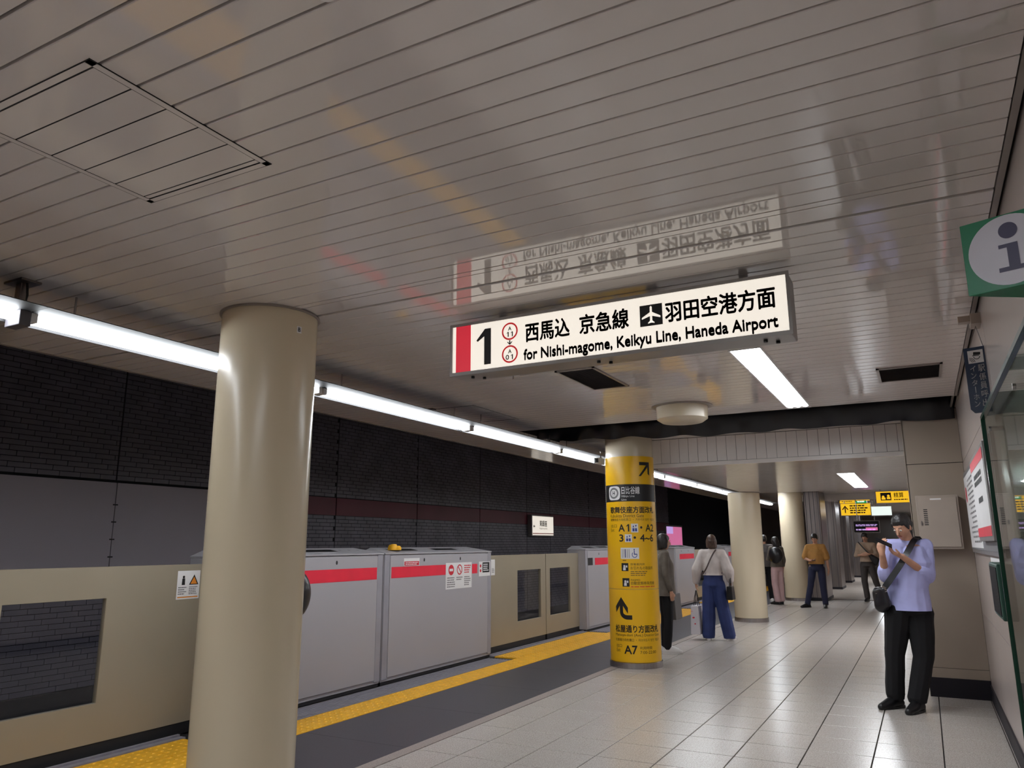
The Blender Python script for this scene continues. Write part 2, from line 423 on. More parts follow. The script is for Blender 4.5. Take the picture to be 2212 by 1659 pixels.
box('wall_trim', 'trim', (0.376, -4.5, HC - 0.004, 0.398, GAP0 + 1.5, HC + 0.03), ceil)
box('edge_trim', 'trim', (CX0 - 0.02, -4.5, HC - 0.006, CX0, 30, HC + 0.20), ceil)
# access hatches
def hatch(x0, y0, x1, y1, grooves):
    h = MB().box(x0, y0, HC - 0.003, x1, y0 + 0.022, HC + 0.002).box(x0, y1 - 0.022, HC - 0.003, x1, y1, HC + 0.002) \
        .box(x0, y0, HC - 0.003, x0 + 0.022, y1, HC + 0.002).box(x1 - 0.022, y0, HC - 0.003, x1, y1, HC + 0.002).obj('access_hatch', 'ceil', ceil)
    b = MB()
    for q in ((x0 - 0.003, y0 - 0.003, x1 + 0.003, y0), (x0 - 0.003, y1, x1 + 0.003, y1 + 0.003), (x0 - 0.003, y0, x0, y1), (x1, y0, x1 + 0.003, y1),
              (x0 + 0.022, y0 + 0.022, x1 - 0.022, y0 + 0.026), (x0 + 0.022, y1 - 0.026, x1 - 0.022, y1 - 0.022), (x0 + 0.022, y0 + 0.022, x0 + 0.025, y1 - 0.022), (x1 - 0.025, y0 + 0.022, x1 - 0.022, y1 - 0.022)):
        b.box(q[0], q[1], HC - 0.0025, q[2], q[3], HC + 0.001)
    b.obj('hatch_gap', 'ceil_back', h)
    if grooves:
        y = y0 + 0.026
        while y < y1 - 0.03:
            e = min(y + PB, y1 - 0.026)
            box('hatch_board', 'ceil', (x0 + 0.025, y + 0.003, HC - 0.002, x1 - 0.025, e - 0.003, HC + 0.001), h); y += PB
        box('hatch_backing', 'ceil_back', (x0 + 0.024, y0 + 0.024, HC - 0.0005, x1 - 0.024, y1 - 0.024, HC + 0.0005), h)
hatch(-2.557, 1.085, -1.913, 1.757, True)
hatch(-4.30, 6.18, -3.74, 7.12, False)
box('small_sensor', 'joist', (-4.25, 6.11, HC - 0.012, -4.17, 6.17, HC), ceil)
# opened strip: void, joists and hanging black sheet
v = MB()
v.box(-4.28, GAP0 - 0.04, HC + 0.03, -4.24, GAP1, 3.7).box(0.44, GAP0, HC, 0.48, GAP1, 3.7).box(-4.28, GAP0 - 0.05, 3.66, 0.48, GAP1, 3.7)
v.box(-4.28, GAP0 - 0.06, HC + 0.03, 0.48, GAP0 - 0.02, 3.7).box(-4.28, GAP1 + 0.005, HC + 0.03, 0.48, GAP1 + 0.045, 3.7)
v.obj('ceiling_void', 'void', ceil)
box('void_trim', 'trim', (0.36, GAP0, HC - 0.004, 0.44, GAP1, HC + 0.02), ceil)
for i, x in enumerate((-4.0, -3.55, -3.05, -2.62, -1.95, -1.55, -1.15, -0.75, -0.35, 0.05)):
    box('joist', 'joist', (x, GAP0 - 0.02, 2.98, x + 0.045, GAP1, 3.03), ceil)
n = 120; sv = []; sf = []
for i in range(n + 1):
    x = -4.24 + 4.63 * i / n; t = i / n
    d = 0.008 * math.sin(i * 0.42) + 0.025 * noise.noise(Vector((i * 0.11, 0, 0)))
    zl = 2.728 - 0.085 * min(1, t * 2.2) + d
    yy = 8.58 + 0.012 * math.sin(i * 0.7)
    sv += [(x, yy + 0.05, 3.4), (x, yy + 0.02, 2.9), (x, yy - 0.01 * math.sin(i * .4), zl)]
for i in range(n): sf += [(i * 3, i * 3 + 3, i * 3 + 4, i * 3 + 1), (i * 3 + 1, i * 3 + 4, i * 3 + 5, i * 3 + 2)]
sheet = MB().add(sv, sf).obj('plastic_sheet', 'sheet', origin=(-2, 8.58, 2.7), smooth=True)
sheet.modifiers.new('thickness', 'SOLIDIFY').thickness = 0.004
tag(sheet, 'black plastic sheet hanging along the open slot in the ceiling', 'sheet')
# ceiling strip along the track beyond the slot, dropped beam, ceiling beyond
c2 = MB().box(CX0, GAP0, HC, -4.25, GAP1, HC + 0.05).box(CX0, GAP1, HC, -3.02, 46, HC + 0.05).box(-3.02, GAP1, HC, 0.6, 9.5, HC + 0.05).obj('ceiling_edge', 'ceil_far')
tag(c2, 'cream ceiling strip running along the track beyond the slot', 'ceiling', kind='structure')
ZB = 2.40
beam = MB().box(-3.02, 9.52, ZB, 0.41, 15.5, HC + 0.05).obj('ceiling_beam', 'ceil_far'); tag(beam, 'dropped beam ceiling beyond the dark slot', 'ceiling', kind='structure')
fm = unit_box('fascia_board', 'fascia', PB - 0.004, 0.014, HC - ZB - 0.05)
x = -3.02
while x + PB < 0.0:
    inst('fascia_board', fm, beam, (x + 0.002, 9.505, ZB + 0.045)); x += PB
box('fascia_backing', 'ceil_back', (-3.02, 9.515, ZB + 0.03, 0.0, 9.523, HC), beam)
box('fascia_lip', 'fascia', (-3.03, 9.49, ZB - 0.008, 0.0, 9.522, ZB + 0.04), beam)
c3 = MB().box(-3.02, 15.5, HC, 0.6, 46, HC + 0.05).obj('ceiling_far', 'ceil_far'); tag(c3, 'cream ceiling above the far end of the platform', 'ceiling', kind='structure')
box('cross_beam', 'ceil', (-3.02, 22.6, 2.58, 0.6, 23.2, HC), c3)

# ------------------------------------------------------------------ right wall and pillar
wr = MB().box(0.424, -5, 0, 0.6, 46, 3.7).obj('wall_right', 'grout'); tag(wr, 'cream enamel panel wall along the right of the platform', 'wall', kind='structure')
ys = [-4.8 + 2.4 * i for i in range(6)] + [9.9]
for a, b in zip(ys[:-1], ys[1:]):
    b = min(b, 9.9)
    if a >= 9.9: break
    for z0, z1 in ((0.14, 0.786), (0.791, 2.20), (2.205, HC + 0.02)):
        box('wall_panel', 'wallr', (0.41, a + 0.002, z0, 0.424, b - 0.002, z1), wr)
for i in range(8):
    a = 9.9 + i * 4.5
    box('wall_panel', 'wallr', (0.41, a + 0.002, 0.14, 0.424, a + 4.498, HC + 0.02), wr)
bb = box('baseboard_right', 'plinth', (0.398, -4.8, 0, 0.424, 46, 0.14)); tag(bb, 'dark baseboard under the right wall', 'baseboard', kind='structure')
pil = MB().box(-0.082, 8.645, 0.0, 0.424, 10.6, HC + 0.02).obj('wall_pillar', 'grout'); tag(pil, 'beige panelled wall pier jutting out behind the man in the blue shirt', 'wall', kind='structure')
for z0, z1 in ((0.175, 0.262), (0.266, 2.205), (2.211, HC - 0.01)):
    box('pier_panel', 'pillar', (-0.088, 8.63, z0, 0.408, 8.645, z1), pil)
    box('pier_panel', 'pillar', (-0.095, 8.63, z0, -0.082, 10.6, z1), pil)
box('plinth', 'plinth', (-0.10, 8.622, 0, 0.405, 10.6, 0.175), pil)
# electrical cabinet on the pier
cb = empty('wall_cabinet', (0.14, 8.56, 1.37), 'beige metal wall cabinet with vent slots behind the man in blue', 'cabinet')
box('body', 'box', (-0.04, 8.50, 1.372, 0.325, 8.63, 1.888), cb, 0.006)
cd_ = box('door', 'box', (-0.022, 8.488, 1.392, 0.308, 8.50, 1.868), cb, 0.004)
box('name_plate', 'paper', (0.085, 8.485, 1.842, 0.18, 8.489, 1.856), cd_)
for i in range(9): box('vent_slot', 'black', (0.018, 8.4865, 1.60 + i * 0.018, 0.052, 8.489, 1.609 + i * 0.018), cd_)
box('latch', 'steel_dark', (-0.012, 8.48, 1.60, 0.0, 8.489, 1.64), cd_)

# ------------------------------------------------------------------ track side: bed, brick wall, tunnel
tb = MB().box(-8.6, -5, -1.5, -5.45, 46, -1.25).obj('track_bed', 'track'); tag(tb, 'dark track bed below the platform edge', 'track', kind='structure')
tc_ = MB().box(-8.6, -5, 4.3, CX0, 46, 4.4).box(CX0 - 0.04, -5, HC + 0.1, CX0 - 0.02, 46, 4.3).obj('ceiling_tunnel', 'tunnel'); tag(tc_, 'dark tunnel ceiling above the track', 'ceiling', kind='structure')
WX = -8.40
wl = MB().box(WX - 0.2, -5, -1.3, WX - 0.012, 46, 4.3).obj('wall_track', 'mortar'); tag(wl, 'dark grey brick wall across the track', 'wall', kind='structure')
box('wall_base', 'tunnel', (WX - 0.02, -5, -1.3, WX + 0.03, 46, -0.10), wl)
BL, BH = 0.24, 0.0588; Z0 = -0.098
SEAMS = [0.0, 2.85, 5.697, 9.579, 11.85, 14.18, 16.40, 17.70, 20.3, 22.9, 25.5, 28.1]
RB0, RB1 = 1.905, 2.185
BO = (4.32, 7.35, 1.08, 2.165)
bmesh_full = unit_box('brick', 'brick', 0.012, BL - 0.008, BH - 0.008)
near = []; far = MB(); cache = {}
row = 0; z = Z0
while z < 3.75:
    for a, b in zip(SEAMS[:-1], SEAMS[1:]):
        y = a - (BL / 3 * (row % 3))
        while y < b:
            y0 = max(y, a + 0.006) + 0.004; y1 = min(y + BL, b - 0.006) - 0.004; y += BL
            if y1 - y0 < 0.03: continue
            zm = z + BH / 2
            if RB0 - 0.02 < zm < RB1 + 0.02 and not (y1 < BO[1] + 0.05): continue
            if BO[0] - 0.05 < y1 and y0 < BO[1] + 0.02 and BO[2] < zm < BO[3] + 0.02: continue
            if y1 < 8.6 and RB0 - 0.02 < zm < RB1 + 0.02 and y0 > BO[1] - 0.3: continue
            vis = (4.25 < y0 < 5.75 and -0.1 < zm < 0.86) or (4.3 < y0 < 7.0 and 2.19 < zm < 3.2)
            if vis and len(near) < 298: near.append((y0, z, y1 - y0))
            else: far.box(WX - 0.012, y0, z + 0.004, WX, y1, z + BH - 0.004)
    z += BH; row += 1
for y0, z, L in near:
    key = round(L, 3)
    if key not in cache: cache[key] = unit_box('brick', 'brick', 0.012, L, BH - 0.008)
    inst('brick', cache[key], wl, (WX - 0.012, y0, z + 0.004))
tag(far.obj('brick_rest', 'brick', wl), kind='stuff')
for a, b in zip(SEAMS[3:-1], SEAMS[4:]): box('red_band', 'brick_red', (WX - 0.012, a + 0.012, RB0, WX + 0.002, b - 0.012, RB1), wl)
box('red_band', 'brick_red', (WX - 0.012, 7.40, RB0, WX + 0.002, SEAMS[3] - 0.012, RB1), wl)
for a, b in ((BO[0], 5.69), (5.70, BO[1])):
    box('blank_board', 'board', (WX, a, BO[2], WX + 0.03, b, BO[3]), wl, 0.003)
for i in range(4): box('board_clip', 'black', (WX + 0.03, 5.665, 1.30 + i * 0.2, WX + 0.036, 5.725, 1.315 + i * 0.2), wl)
we = MB().box(-9, 45.8, -1.5, 0.6, 46, 4.4).obj('wall_far', 'floor_far'); tag(we, 'pale wall closing the far end', 'wall', kind='structure')
wb = MB().box(-9, -5.2, -1.5, 0.6, -5, 4.4).obj('wall_back', 'wallr'); tag(wb, 'pale wall behind the viewer', 'wall', kind='structure')

# illuminated station name sign on the track wall
st = empty('station_name_sign', (WX + 0.05, 17.04, 1.63), 'lit white station name sign on the dark brick wall', 'sign')
box('casing', 'frame', (WX, 16.43, 1.62, WX + 0.12, 17.66, 2.135), st, 0.008)
box('face', 'sign_white', (WX + 0.12, 16.46, 1.65, WX + 0.124, 17.63, 2.105), st)
fs = lambda a, b: (WX + 0.1255, 16.46 + a, 1.65 + b)
text('東銀座', (0.38, 0.21, 0.80, 0.36), fs, 'sign_black', st, 0.02)
text('Higashi-ginza', (0.36, 0.13, 0.82, 0.19), fs, 'grey', st)
poly([[(0.04, 0.21), (0.09, 0.16), (0.09, 0.26)], [(0.09, 0.2), (0.14, 0.2), (0.14, 0.22), (0.09, 0.22)]], fs, 'sign_black', st, 'arrow')
poly(rectp(0.0, 0.03, 1.17, 0.05), fs, 'printred', st, 'line_mark')
# lit pink poster far along the track wall
pk = empty('wall_poster', (WX + 0.03, 28.4, 1.3), 'glowing pink poster far along the track wall', 'poster')
box('casing', 'frame', (WX, 27.4, 1.30, WX + 0.08, 29.6, 2.12), pk)
box('print', 'pink_lit', (WX + 0.08, 27.5, 1.36, WX + 0.085, 29.5, 2.06), pk)
box('print_block', 'lilac_lit', (WX + 0.085, 27.5, 1.8, WX + 0.088, 28.3, 2.06), pk)

# ------------------------------------------------------------------ platform gates
XG = -5.12
def housing(y0, y1, label, kind):
    g = empty('gate_cabinet', ((XG - 0.17), (y0 + y1) / 2, 0.0), label, 'gate', 'white platform gate cabinets')
    box('body', 'gate', (XG - 0.34, y0 + 0.004, 0.03, XG - 0.012, y1 - 0.004, 1.33), g, 0.006)
    box('front_panel', 'gate', (XG - 0.012, y0 + 0.10, 0.07, XG, y1 - 0.10, 1.318), g, 0.003)
    box('edge_post', 'gate_trim', (XG - 0.014, y0 + 0.006, 0.05, XG - 0.003, y0 + 0.094, 1.33), g, 0.003)
    box('edge_post', 'gate_trim', (XG - 0.014, y1 - 0.094, 0.05, XG - 0.003, y1 - 0.006, 1.33), g, 0.003)
    xf, xb_, ya, yb = XG + 0.004, XG - 0.345, y0 + 0.002, y1 - 0.002
    ld = MB().add([(xf, ya, 1.332), (xf, yb, 1.332), (xb_, yb, 1.332), (xb_, ya, 1.332), (xf, ya, 1.345), (xf, yb, 1.345), (xb_, yb, 1.345), (xb_, ya, 1.345), (XG - 0.31, yb - 0.13, 1.402), (XG - 0.31, ya + 0.13, 1.402)],
             [(0, 3, 2, 1), (0, 1, 5, 4), (1, 2, 6, 5), (2, 3, 7, 6), (3, 0, 4, 7), (4, 5, 8, 9), (5, 6, 8), (6, 7, 9, 8), (7, 4, 9)]).obj('lid', 'gate', g)
    fl = lambda a, b: (xf + (XG - 0.31 - xf) * b, y0 + a, 1.345 + 0.057 * b + 0.0012)
    box('foot', 'black_rubber', (XG - 0.34, y0 + 0.01, 0.0, XG - 0.02, y1 - 0.01, 0.03), g)
    L = y1 - y0
    for q in (0.12, 0.5): poly([[(L * q, 0.38), (L * q + 0.5, 0.38), (L * q + 0.5, 0.72), (L * q, 0.72)]], fl, 'black', ld, 'lid_slot')
    for i in range(4):
        if L * 0.5 + 0.6 + i * 0.14 < L - 0.2: poly(discp(L * 0.5 + 0.6 + i * 0.14, 0.6, 0.02, 0.05, 8), fl, 'grey', ld, 'lid_screw')
    f = lambda a, b: (XG + 0.0015, y0 + a, b)
    for q in (0.32, 0.66): poly(discp(L * q, 1.262, 0.014, 0.02), f, 'black', g, 'key_hole')
    return g, f, L
def warning_sticker(f, a, z, w_, h, parent, tri):
    poly(rectp(a, z, a + w_, z + h), f, 'paper', parent, 'sticker')
    g = lambda u, v: Vector(f(u, v)) + Vector((0.0012, 0, 0))
    poly(discp(a + w_ * 0.27, z + h * 0.78, w_ * 0.05) + [[(a + w_ * 0.2, z + h * 0.5), (a + w_ * 0.34, z + h * 0.5), (a + w_ * 0.33, z + h * 0.73), (a + w_ * 0.21, z + h * 0.73)]], g, 'black', parent, 'pictogram')
    if tri:
        poly([[(a + w_ * 0.52, z + h * 0.5), (a + w_ * 0.94, z + h * 0.5), (a + w_ * 0.73, z + h * 0.86)]], g, 'black', parent, 'warning_triangle')
        g2 = lambda u, v: Vector(f(u, v)) + Vector((0.002, 0, 0))
        poly([[(a + w_ * 0.58, z + h * 0.525), (a + w_ * 0.88, z + h * 0.525), (a + w_ * 0.73, z + h * 0.78)]], g2, 'orange', parent, 'warning_triangle')
        poly(rectp(a + w_ * 0.05, z + h * 0.05, a + w_ * 0.95, z + h * 0.09), g, 'orange', parent, 'line_mark')
    poly(rows(a + w_ * 0.06, z + h * 0.15, a + w_ * 0.45, z + h * 0.45, 4) + rows(a + w_ * 0.53, z + h * 0.15, a + w_ * 0.95, z + h * 0.45, 5), g, 'grey', parent, 'small_print')

LBL = ['white gate cabinet at the left edge beyond the near door', 'white gate cabinet with red stripe directly behind the thick near column',
       'white gate cabinet with prohibition sticker beside the closed beige doors', 'white gate cabinet just left of the yellow sign column',
       'white gate cabinet seen between the yellow column and the woman in jeans', 'farthest white gate cabinet behind the third column']
G = []
for i, (a, b) in enumerate(HOUS):
    g, f, L = housing(a, b, LBL[i], i); G.append((g, f, L))
    e1 = L - 0.36 if i == 2 else L - 0.11
    if i == 2: poly(rectp(0.12, 1.078, 1.19, 1.196), f, 'red', g, 'red_stripe'); poly(rectp(1.80, 1.072, 1.93, 1.19), f, 'red', g, 'red_stripe')
    elif i in (3, 4, 5): poly(rectp(0.42, 1.075, e1, 1.195), f, 'red', g, 'red_stripe')
    else: poly(rectp(0.12, 1.078, e1, 1.20), f, 'red', g, 'red_stripe')
g, f, L = G[2]
f3 = lambda u, v: Vector(f(u, v)) + Vector((0.0012, 0, 0)); f4 = lambda u, v: Vector(f(u, v)) + Vector((0.0022, 0, 0)); f5 = lambda u, v: Vector(f(u, v)) + Vector((0.003, 0, 0))
poly(rectp(1.19, 0.905, 1.79, 1.215), f3, 'paper', g, 'notice_sticker')
poly(discp(1.31, 1.13, 0.062), f4, 'printred', g, 'no_entry_mark'); poly(rectp(1.27, 1.115, 1.35, 1.145), f5, 'paper', g, 'no_entry_bar')
poly(ringp(1.50, 1.13, 0.048, 0.062) + [[(1.458, 1.165), (1.468, 1.175), (1.542, 1.095), (1.532, 1.085)]], f4, 'printred', g, 'prohibition_mark')
poly(rows(1.22, 0.92, 1.40, 1.05, 5) + rows(1.43, 1.0, 1.58, 1.05, 2) + rows(1.61, 0.93, 1.77, 1.05, 5), f4, 'grey', g, 'small_print')
poly(rows(1.61, 1.08, 1.77, 1.19, 4), f4, 'printred', g, 'small_print')
poly(rectp(1.97, 1.03, 2.26, 1.215), f3, 'paper', g, 'notice_sticker')
poly(rectp(2.06, 1.075, 2.24, 1.205), f4, 'black', g, 'code_plate'); poly(rows(2.08, 1.09, 2.22, 1.19, 4), f5, 'paper', g, 'small_print')
poly(discp(2.01, 1.16, 0.02) + discp(2.01, 1.10, 0.02), f4, 'printred', g, 'small_print')
poly(rectp(0.34, 1.20, 0.64, 1.285), f3, 'paper', g, 'notice_sticker'); poly(rectp(0.35, 1.205, 0.63, 1.25), f4, 'printred', g, 'notice_band'); poly(rows(0.37, 1.21, 0.61, 1.245, 2), f5, 'paper', g, 'small_print')
yc = MB()
for i in range(5):
    a = i * 1.257; yc.lathe(XG - 0.12 + 0.035 * math.cos(a), 6.98 + 0.035 * math.sin(a), [(0.0, 1.375), (0.045, 1.375), (0.045, 1.40), (0.03, 1.415 + 0.006 * i), (0.0, 1.418 + 0.006 * i)], 12)
tag(yc.obj('yellow_cover', 'yellow', origin=(XG - 0.12, 6.98, 1.38), smooth=True), 'small lumpy yellow cover on top of a white gate cabinet', 'cover')
g, f, L = G[1]; poly(rows(0.95, 0.90, 1.10, 0.98, 3), f, 'grey', g, 'small_print')
g, f, L = G[3]; poly(rectp(0.10, 1.075, 0.32, 1.20), f3 if 0 else (lambda u, v: Vector(f(u, v)) + Vector((0.001, 0, 0))), 'black', g, 'code_plate')

def leaf(y0, y1, wy0, wy1, label):
    d = empty('platform_door', (-5.28, (y0 + y1) / 2, 0.02), label, 'door', 'beige sliding platform doors')
    X0, X1 = -5.30, -5.255; z0, z1, a0, a1 = 0.085, 1.285, 0.35, 1.062
    mb = MB()
    for x, s in ((X0, 1), (X1, 1)):
        pass
    o = [(y0, z0), (y1, z0), (y1, z1), (y0, z1)]; q = [(wy0, a0), (wy1, a0), (wy1, a1), (wy0, a1)]
    v = [(X1, *p) for p in o] + [(X1, *p) for p in q] + [(X0, *p) for p in o] + [(X0, *p) for p in q]
    fc = []
    for i in range(4):
        j = (i + 1) % 4
        fc += [(i, j, 4 + j, 4 + i), (8 + i, 12 + i, 12 + j, 8 + j), (i, 8 + i, 8 + j, j), (4 + i, 4 + j, 12 + j, 12 + i)]
    mb.add(v, fc).obj('leaf', 'door', d, bevel=0.004)
    lf = d.children[0]
    MB().box(X0 + 0.018, wy0 - 0.01, a0 - 0.01, X0 + 0.026, wy1 + 0.01, a1 + 0.01).obj('window_glass', 'glass', lf)
    box('bottom_guide', 'black_rubber', (X0 + 0.005, y0 + 0.02, 0.0, X1 - 0.005, y1 - 0.02, 0.085), d)
    return d
LV = [(1.05, 2.70, 1.85, 2.55, 'beige platform door leaf nearest the viewer at far left'), (2.74, 4.62, 2.87, 3.585, 'beige platform door leaf with square window left of the thick near column'),
      (9.05, 10.88, 9.95, 10.715, 'beige platform door leaf next to the prohibition sticker cabinet'), (10.90, 12.3, 11.04, 11.82, 'beige platform door leaf left of the yellow sign column'),
      (14.0, 15.78, 14.85, 15.6, 'beige platform door leaf behind the yellow sign column'), (15.8, 17.55, 15.98, 16.75, 'beige platform door leaf beyond the yellow sign column'),
      (19.15, 20.88, 19.95, 20.7, 'beige platform door leaf beyond the third column'), (20.9, 22.65, 21.08, 21.85, 'far beige platform door leaf beyond the third column')]
D = [leaf(*q) for q in LV]
fd = lambda a, b: (-5.2535, a, b)
warning_sticker(fd, 4.17, 1.015, 0.215, 0.22, D[1], True)
warning_sticker(fd, 9.09, 1.02, 0.19, 0.21, D[2], False)

# ------------------------------------------------------------------ columns
def column(x, y, r, z1, label, name='platform_column', ring=True):
    c = empty(name, (x, y, 0), label, 'column', 'round cream platform columns')
    MB().lathe(x, y, [(r, 0.0), (r, z1)], 64).obj('shaft', 'column', c, smooth=True)
    if ring: MB().lathe(x, y, [(r + 0.001, 0.0), (r + 0.012, 0.0), (r + 0.012, 0.07), (r + 0.001, 0.075)], 64).obj('base_ring', 'steel', c, smooth=True)
    MB().lathe(x, y, [(r + 0.001, z1 - 0.012), (r + 0.014, z1 - 0.010), (r + 0.014, z1 - 0.001), (r, z1)], 64).obj('top_collar', 'trim', c, smooth=True)
    return c
c1 = column(-3.30, 3.115, 0.272, HC, 'thick cream column with small letter tag nearest the viewer')
ang = math.atan2(-3.115, 3.30)
def cyl(x, y, r, a0):
    return lambda u, v: (x + r * math.cos(a0 + u / r), y + r * math.sin(a0 + u / r), v)
fb = cyl(-3.30, 3.115, 0.2735, ang + 0.62)
poly(rectp(-0.016, 2.618, 0.016, 2.658), fb, 'paper', c1, 'letter_tag')
fb = cyl(-3.30, 3.115, 0.2745, ang + 0.62)
text('B', (-0.008, 2.626, 0.008, 2.65), fb, 'black', c1, 0.02)
column(-3.03, 15.2, 0.30, ZB, 'cream column with steel foot behind the woman in blue jeans')
column(-3.02, 21.15, 0.30, HC, 'cream column farther back beside dark steel panels')

# yellow direction column
YX, YY, YR = -3.215, 9.15, 0.305
yc2 = empty('sign_column', (YX, YY, 0), 'round column wrapped in yellow exit direction sign', 'column')
MB().lathe(YX, YY, [(YR - 0.008, 0.0), (YR - 0.008, HC + 0.05)], 64).obj('shaft', 'column', yc2, smooth=True)
MB().lathe(YX, YY, [(YR, 0.0), (YR + 0.012, 0.0), (YR + 0.012, 0.065), (YR, 0.07)], 64).obj('base_ring', 'steel', yc2, smooth=True)
A0 = math.atan2(-YY, -YX)        # direction towards the viewer
ZS0, ZS1, ZD = 0.072, 2.495, 0.905
MB().lathe(YX, YY, [(YR - 0.01, ZS0), (YR, ZS0), (YR, ZD - 0.006), (YR - 0.01, ZD - 0.006)], 48, A0 - 1.45, A0 + 1.40).obj('lower_sign', 'yel_col', yc2, smooth=True)
MB().lathe(YX, YY, [(YR - 0.01, ZD), (YR, ZD), (YR, ZS1), (YR - 0.01, ZS1)], 48, A0 - 1.45, A0 + 1.40).obj('upper_sign', 'yel_col', yc2, smooth=True)
for a in (A0 - 1.45, A0 + 1.40):
    MB().lathe(YX, YY, [(YR - 0.008, ZS0), (YR + 0.004, ZS0), (YR + 0.004, ZS1), (YR - 0.008, ZS1)], 4, a - 0.02, a + 0.02).obj('edge_strip', 'white', yc2)
def ytext(body, rect, fn, m, parent, bold=0.0): return text(body, rect, fn, m, parent, bold, 'lettering', 0.07)
def ypoly(pl, fn, m, parent, name='mark'): return poly(pl, fn, m, parent, name, 0.07)
def fy(u, v, e=0.0012): return (YX + (YR + e) * math.cos(A0 + u), YY + (YR + e) * math.sin(A0 + u), v)      # u = angle, positive to the right
fy2 = lambda u, v: fy(u, v, 0.0024); fy3 = lambda u, v: fy(u, v, 0.0036); fy4 = lambda u, v: fy(u, v, 0.0046)
# convert picture-height fractions to heights: the sign runs from 2.495 (top) to 0.072
def zz(py): return 2.495 - (py - 990) / (1432 - 990) * 2.423
def band(u0, z0, u1, z1, fn, m, name='band'): return ypoly(rectp(u0, z0, u1, z1, 14), fn, m, yc2, name)
# arrow up-right
za, zb = zz(1035), zz(1005)
ar = [[(0.30, za), (0.40, za - 0.02), (0.82, zb - 0.05), (0.74, zb - 0.0)], [(0.38, zb), (0.42, zb - 0.045), (0.86, zb - 0.03), (0.88, zb)], [(0.80, zb), (0.88, zb), (0.90, za - 0.01), (0.82, za + 0.02)]]
ypoly([[(0.36, za), (0.46, za - 0.0), (0.86, zb - 0.03), (0.80, zb + 0.0)], [(0.40, zb + 0.01), (0.40, zb - 0.03), (0.90, zb - 0.03), (0.90, zb + 0.01)], [(0.80, zb + 0.01), (0.90, zb + 0.01), (0.90, za + 0.01), (0.80, za + 0.03)]], fy, 'black', yc2, 'arrow')
band(-1.40, zz(1091), 1.34, zz(1053), fy, 'black', 'black_band')
ypoly([[(-0.72 + 0.30 * (abs(math.cos(t)) ** 0.5) * (1 if math.cos(t) > 0 else -1), zz(1072) + 0.085 * (abs(math.sin(t)) ** 0.5) * (1 if math.sin(t) > 0 else -1)) for t in [2 * PI * i / 32 for i in range(32)]]], fy2, 'paper', yc2, 'line_symbol')
rr = []
for i in range(30):
    a = 2 * PI * i / 30; b = 2 * PI * (i + 1) / 30
    rr.append([(-0.72 + k_ * 0.235 * math.cos(t), zz(1072) + k_ * 0.068 * math.sin(t)) for k_, t in ((1, a), (1, b), (0.66, b), (0.66, a))])
ypoly(rr, fy3, 'grey', yc2, 'line_symbol')
ytext('H', (-0.78, zz(1077), -0.66, zz(1067)), fy3, 'black', yc2, 0.03)
ytext('日比谷線', (-0.36, zz(1075), 0.38, zz(1058)), fy2, 'paper', yc2, 0.02)
ytext('Hibiya Line', (-0.36, zz(1083), 0.16, zz(1077)), fy2, 'paper', yc2)
ytext('Line', (-0.36, zz(1089), -0.16, zz(1085)), fy2, 'paper', yc2)
ytext('歌舞伎座方面改札', (-0.95, zz(1117), 1.08, zz(1102)), fy, 'black', yc2, 0.025)
ytext('Kabukiza District Gate', (-0.95, zz(1126), 0.52, zz(1119)), fy, 'black', yc2)
ytext('歌舞伎座方向检票口 ・ 가부키자 방면 개찰구', (-0.95, zz(1134), 1.08, zz(1128)), fy, 'black', yc2)
ytext('出口', (-0.95, zz(1148), -0.62, zz(1141)), fy, 'black', yc2); ytext('Exit', (-0.95, zz(1157), -0.76, zz(1150)), fy, 'black', yc2)
ytext('A', (-0.54, zz(1157), -0.27, zz(1141)), fy, 'black', yc2, 0.03); ypoly(one(-0.22, zz(1157), -0.09, zz(1141)), fy, 'black', yc2, 'lettering')
def lift(u0, z0, u1, z1):
    ypoly(rectp(u0, z0, u1, z1, 3), fy, 'paper', yc2, 'lift_symbol')
    cu = (u0 + u1) / 2; h = z1 - z0; w_ = u1 - u0
    ypoly([[(cu - w_ * .3, z0 + h * .58), (cu - w_ * .06, z0 + h * .58), (cu - w_ * .18, z0 + h * .85)], [(cu + w_ * .06, z0 + h * .85), (cu + w_ * .3, z0 + h * .85), (cu + w_ * .18, z0 + h * .58)]] + rectp(cu - w_ * .32, z0 + h * .12, cu - w_ * .04, z0 + h * .48) + rectp(cu + w_ * .04, z0 + h * .12, cu + w_ * .32, z0 + h * .48), fy2, 'blue', yc2, 'lift_symbol')
lift(-0.02, zz(1159), 0.26, zz(1140)); 
ytext('・A2', (0.34, zz(1157), 1.02, zz(1141)), fy, 'black', yc2, 0.03)
ytext('3', (-0.52, zz(1179), -0.34, zz(1163)), fy, 'black', yc2, 0.03); lift(-0.28, zz(1180), 0.0, zz(1163))
ytext('・4~6', (0.06, zz(1179), 0.98, zz(1163)), fy, 'black', yc2, 0.03)
ypoly(rectp(-0.48, zz(1216), 0.26, zz(1192), 6), fy, 'paper', yc2, 'access_symbol')
ypoly(sum([rectp(-0.42 + i * 0.07, zz(1214), -0.40 + i * 0.07, zz(1195)) for i in range(5)], []), fy2, 'grey', yc2, 'barrier_symbol')
ypoly(rectp(-0.30, zz(1213), -0.26, zz(1195)), fy2, 'blue', yc2, 'barrier_symbol')
q = [[(u * 1.0, v) for u, v in pl] for pl in ringp(0, 0, 0.052, 0.066, 20, PI * 0.75, PI * 2.1)]
ypoly([[(0.08 + u * 1.6, zz(1207) + v * 0.55) for u, v in pl] for pl in q] + discp(0.07, zz(1196), 0.022, 0.009) + rectp(0.055, zz(1207), 0.085, zz(1198)) + rectp(0.055, zz(1207), 0.16, zz(1205)), fy2, 'blue', yc2, 'wheelchair_symbol')
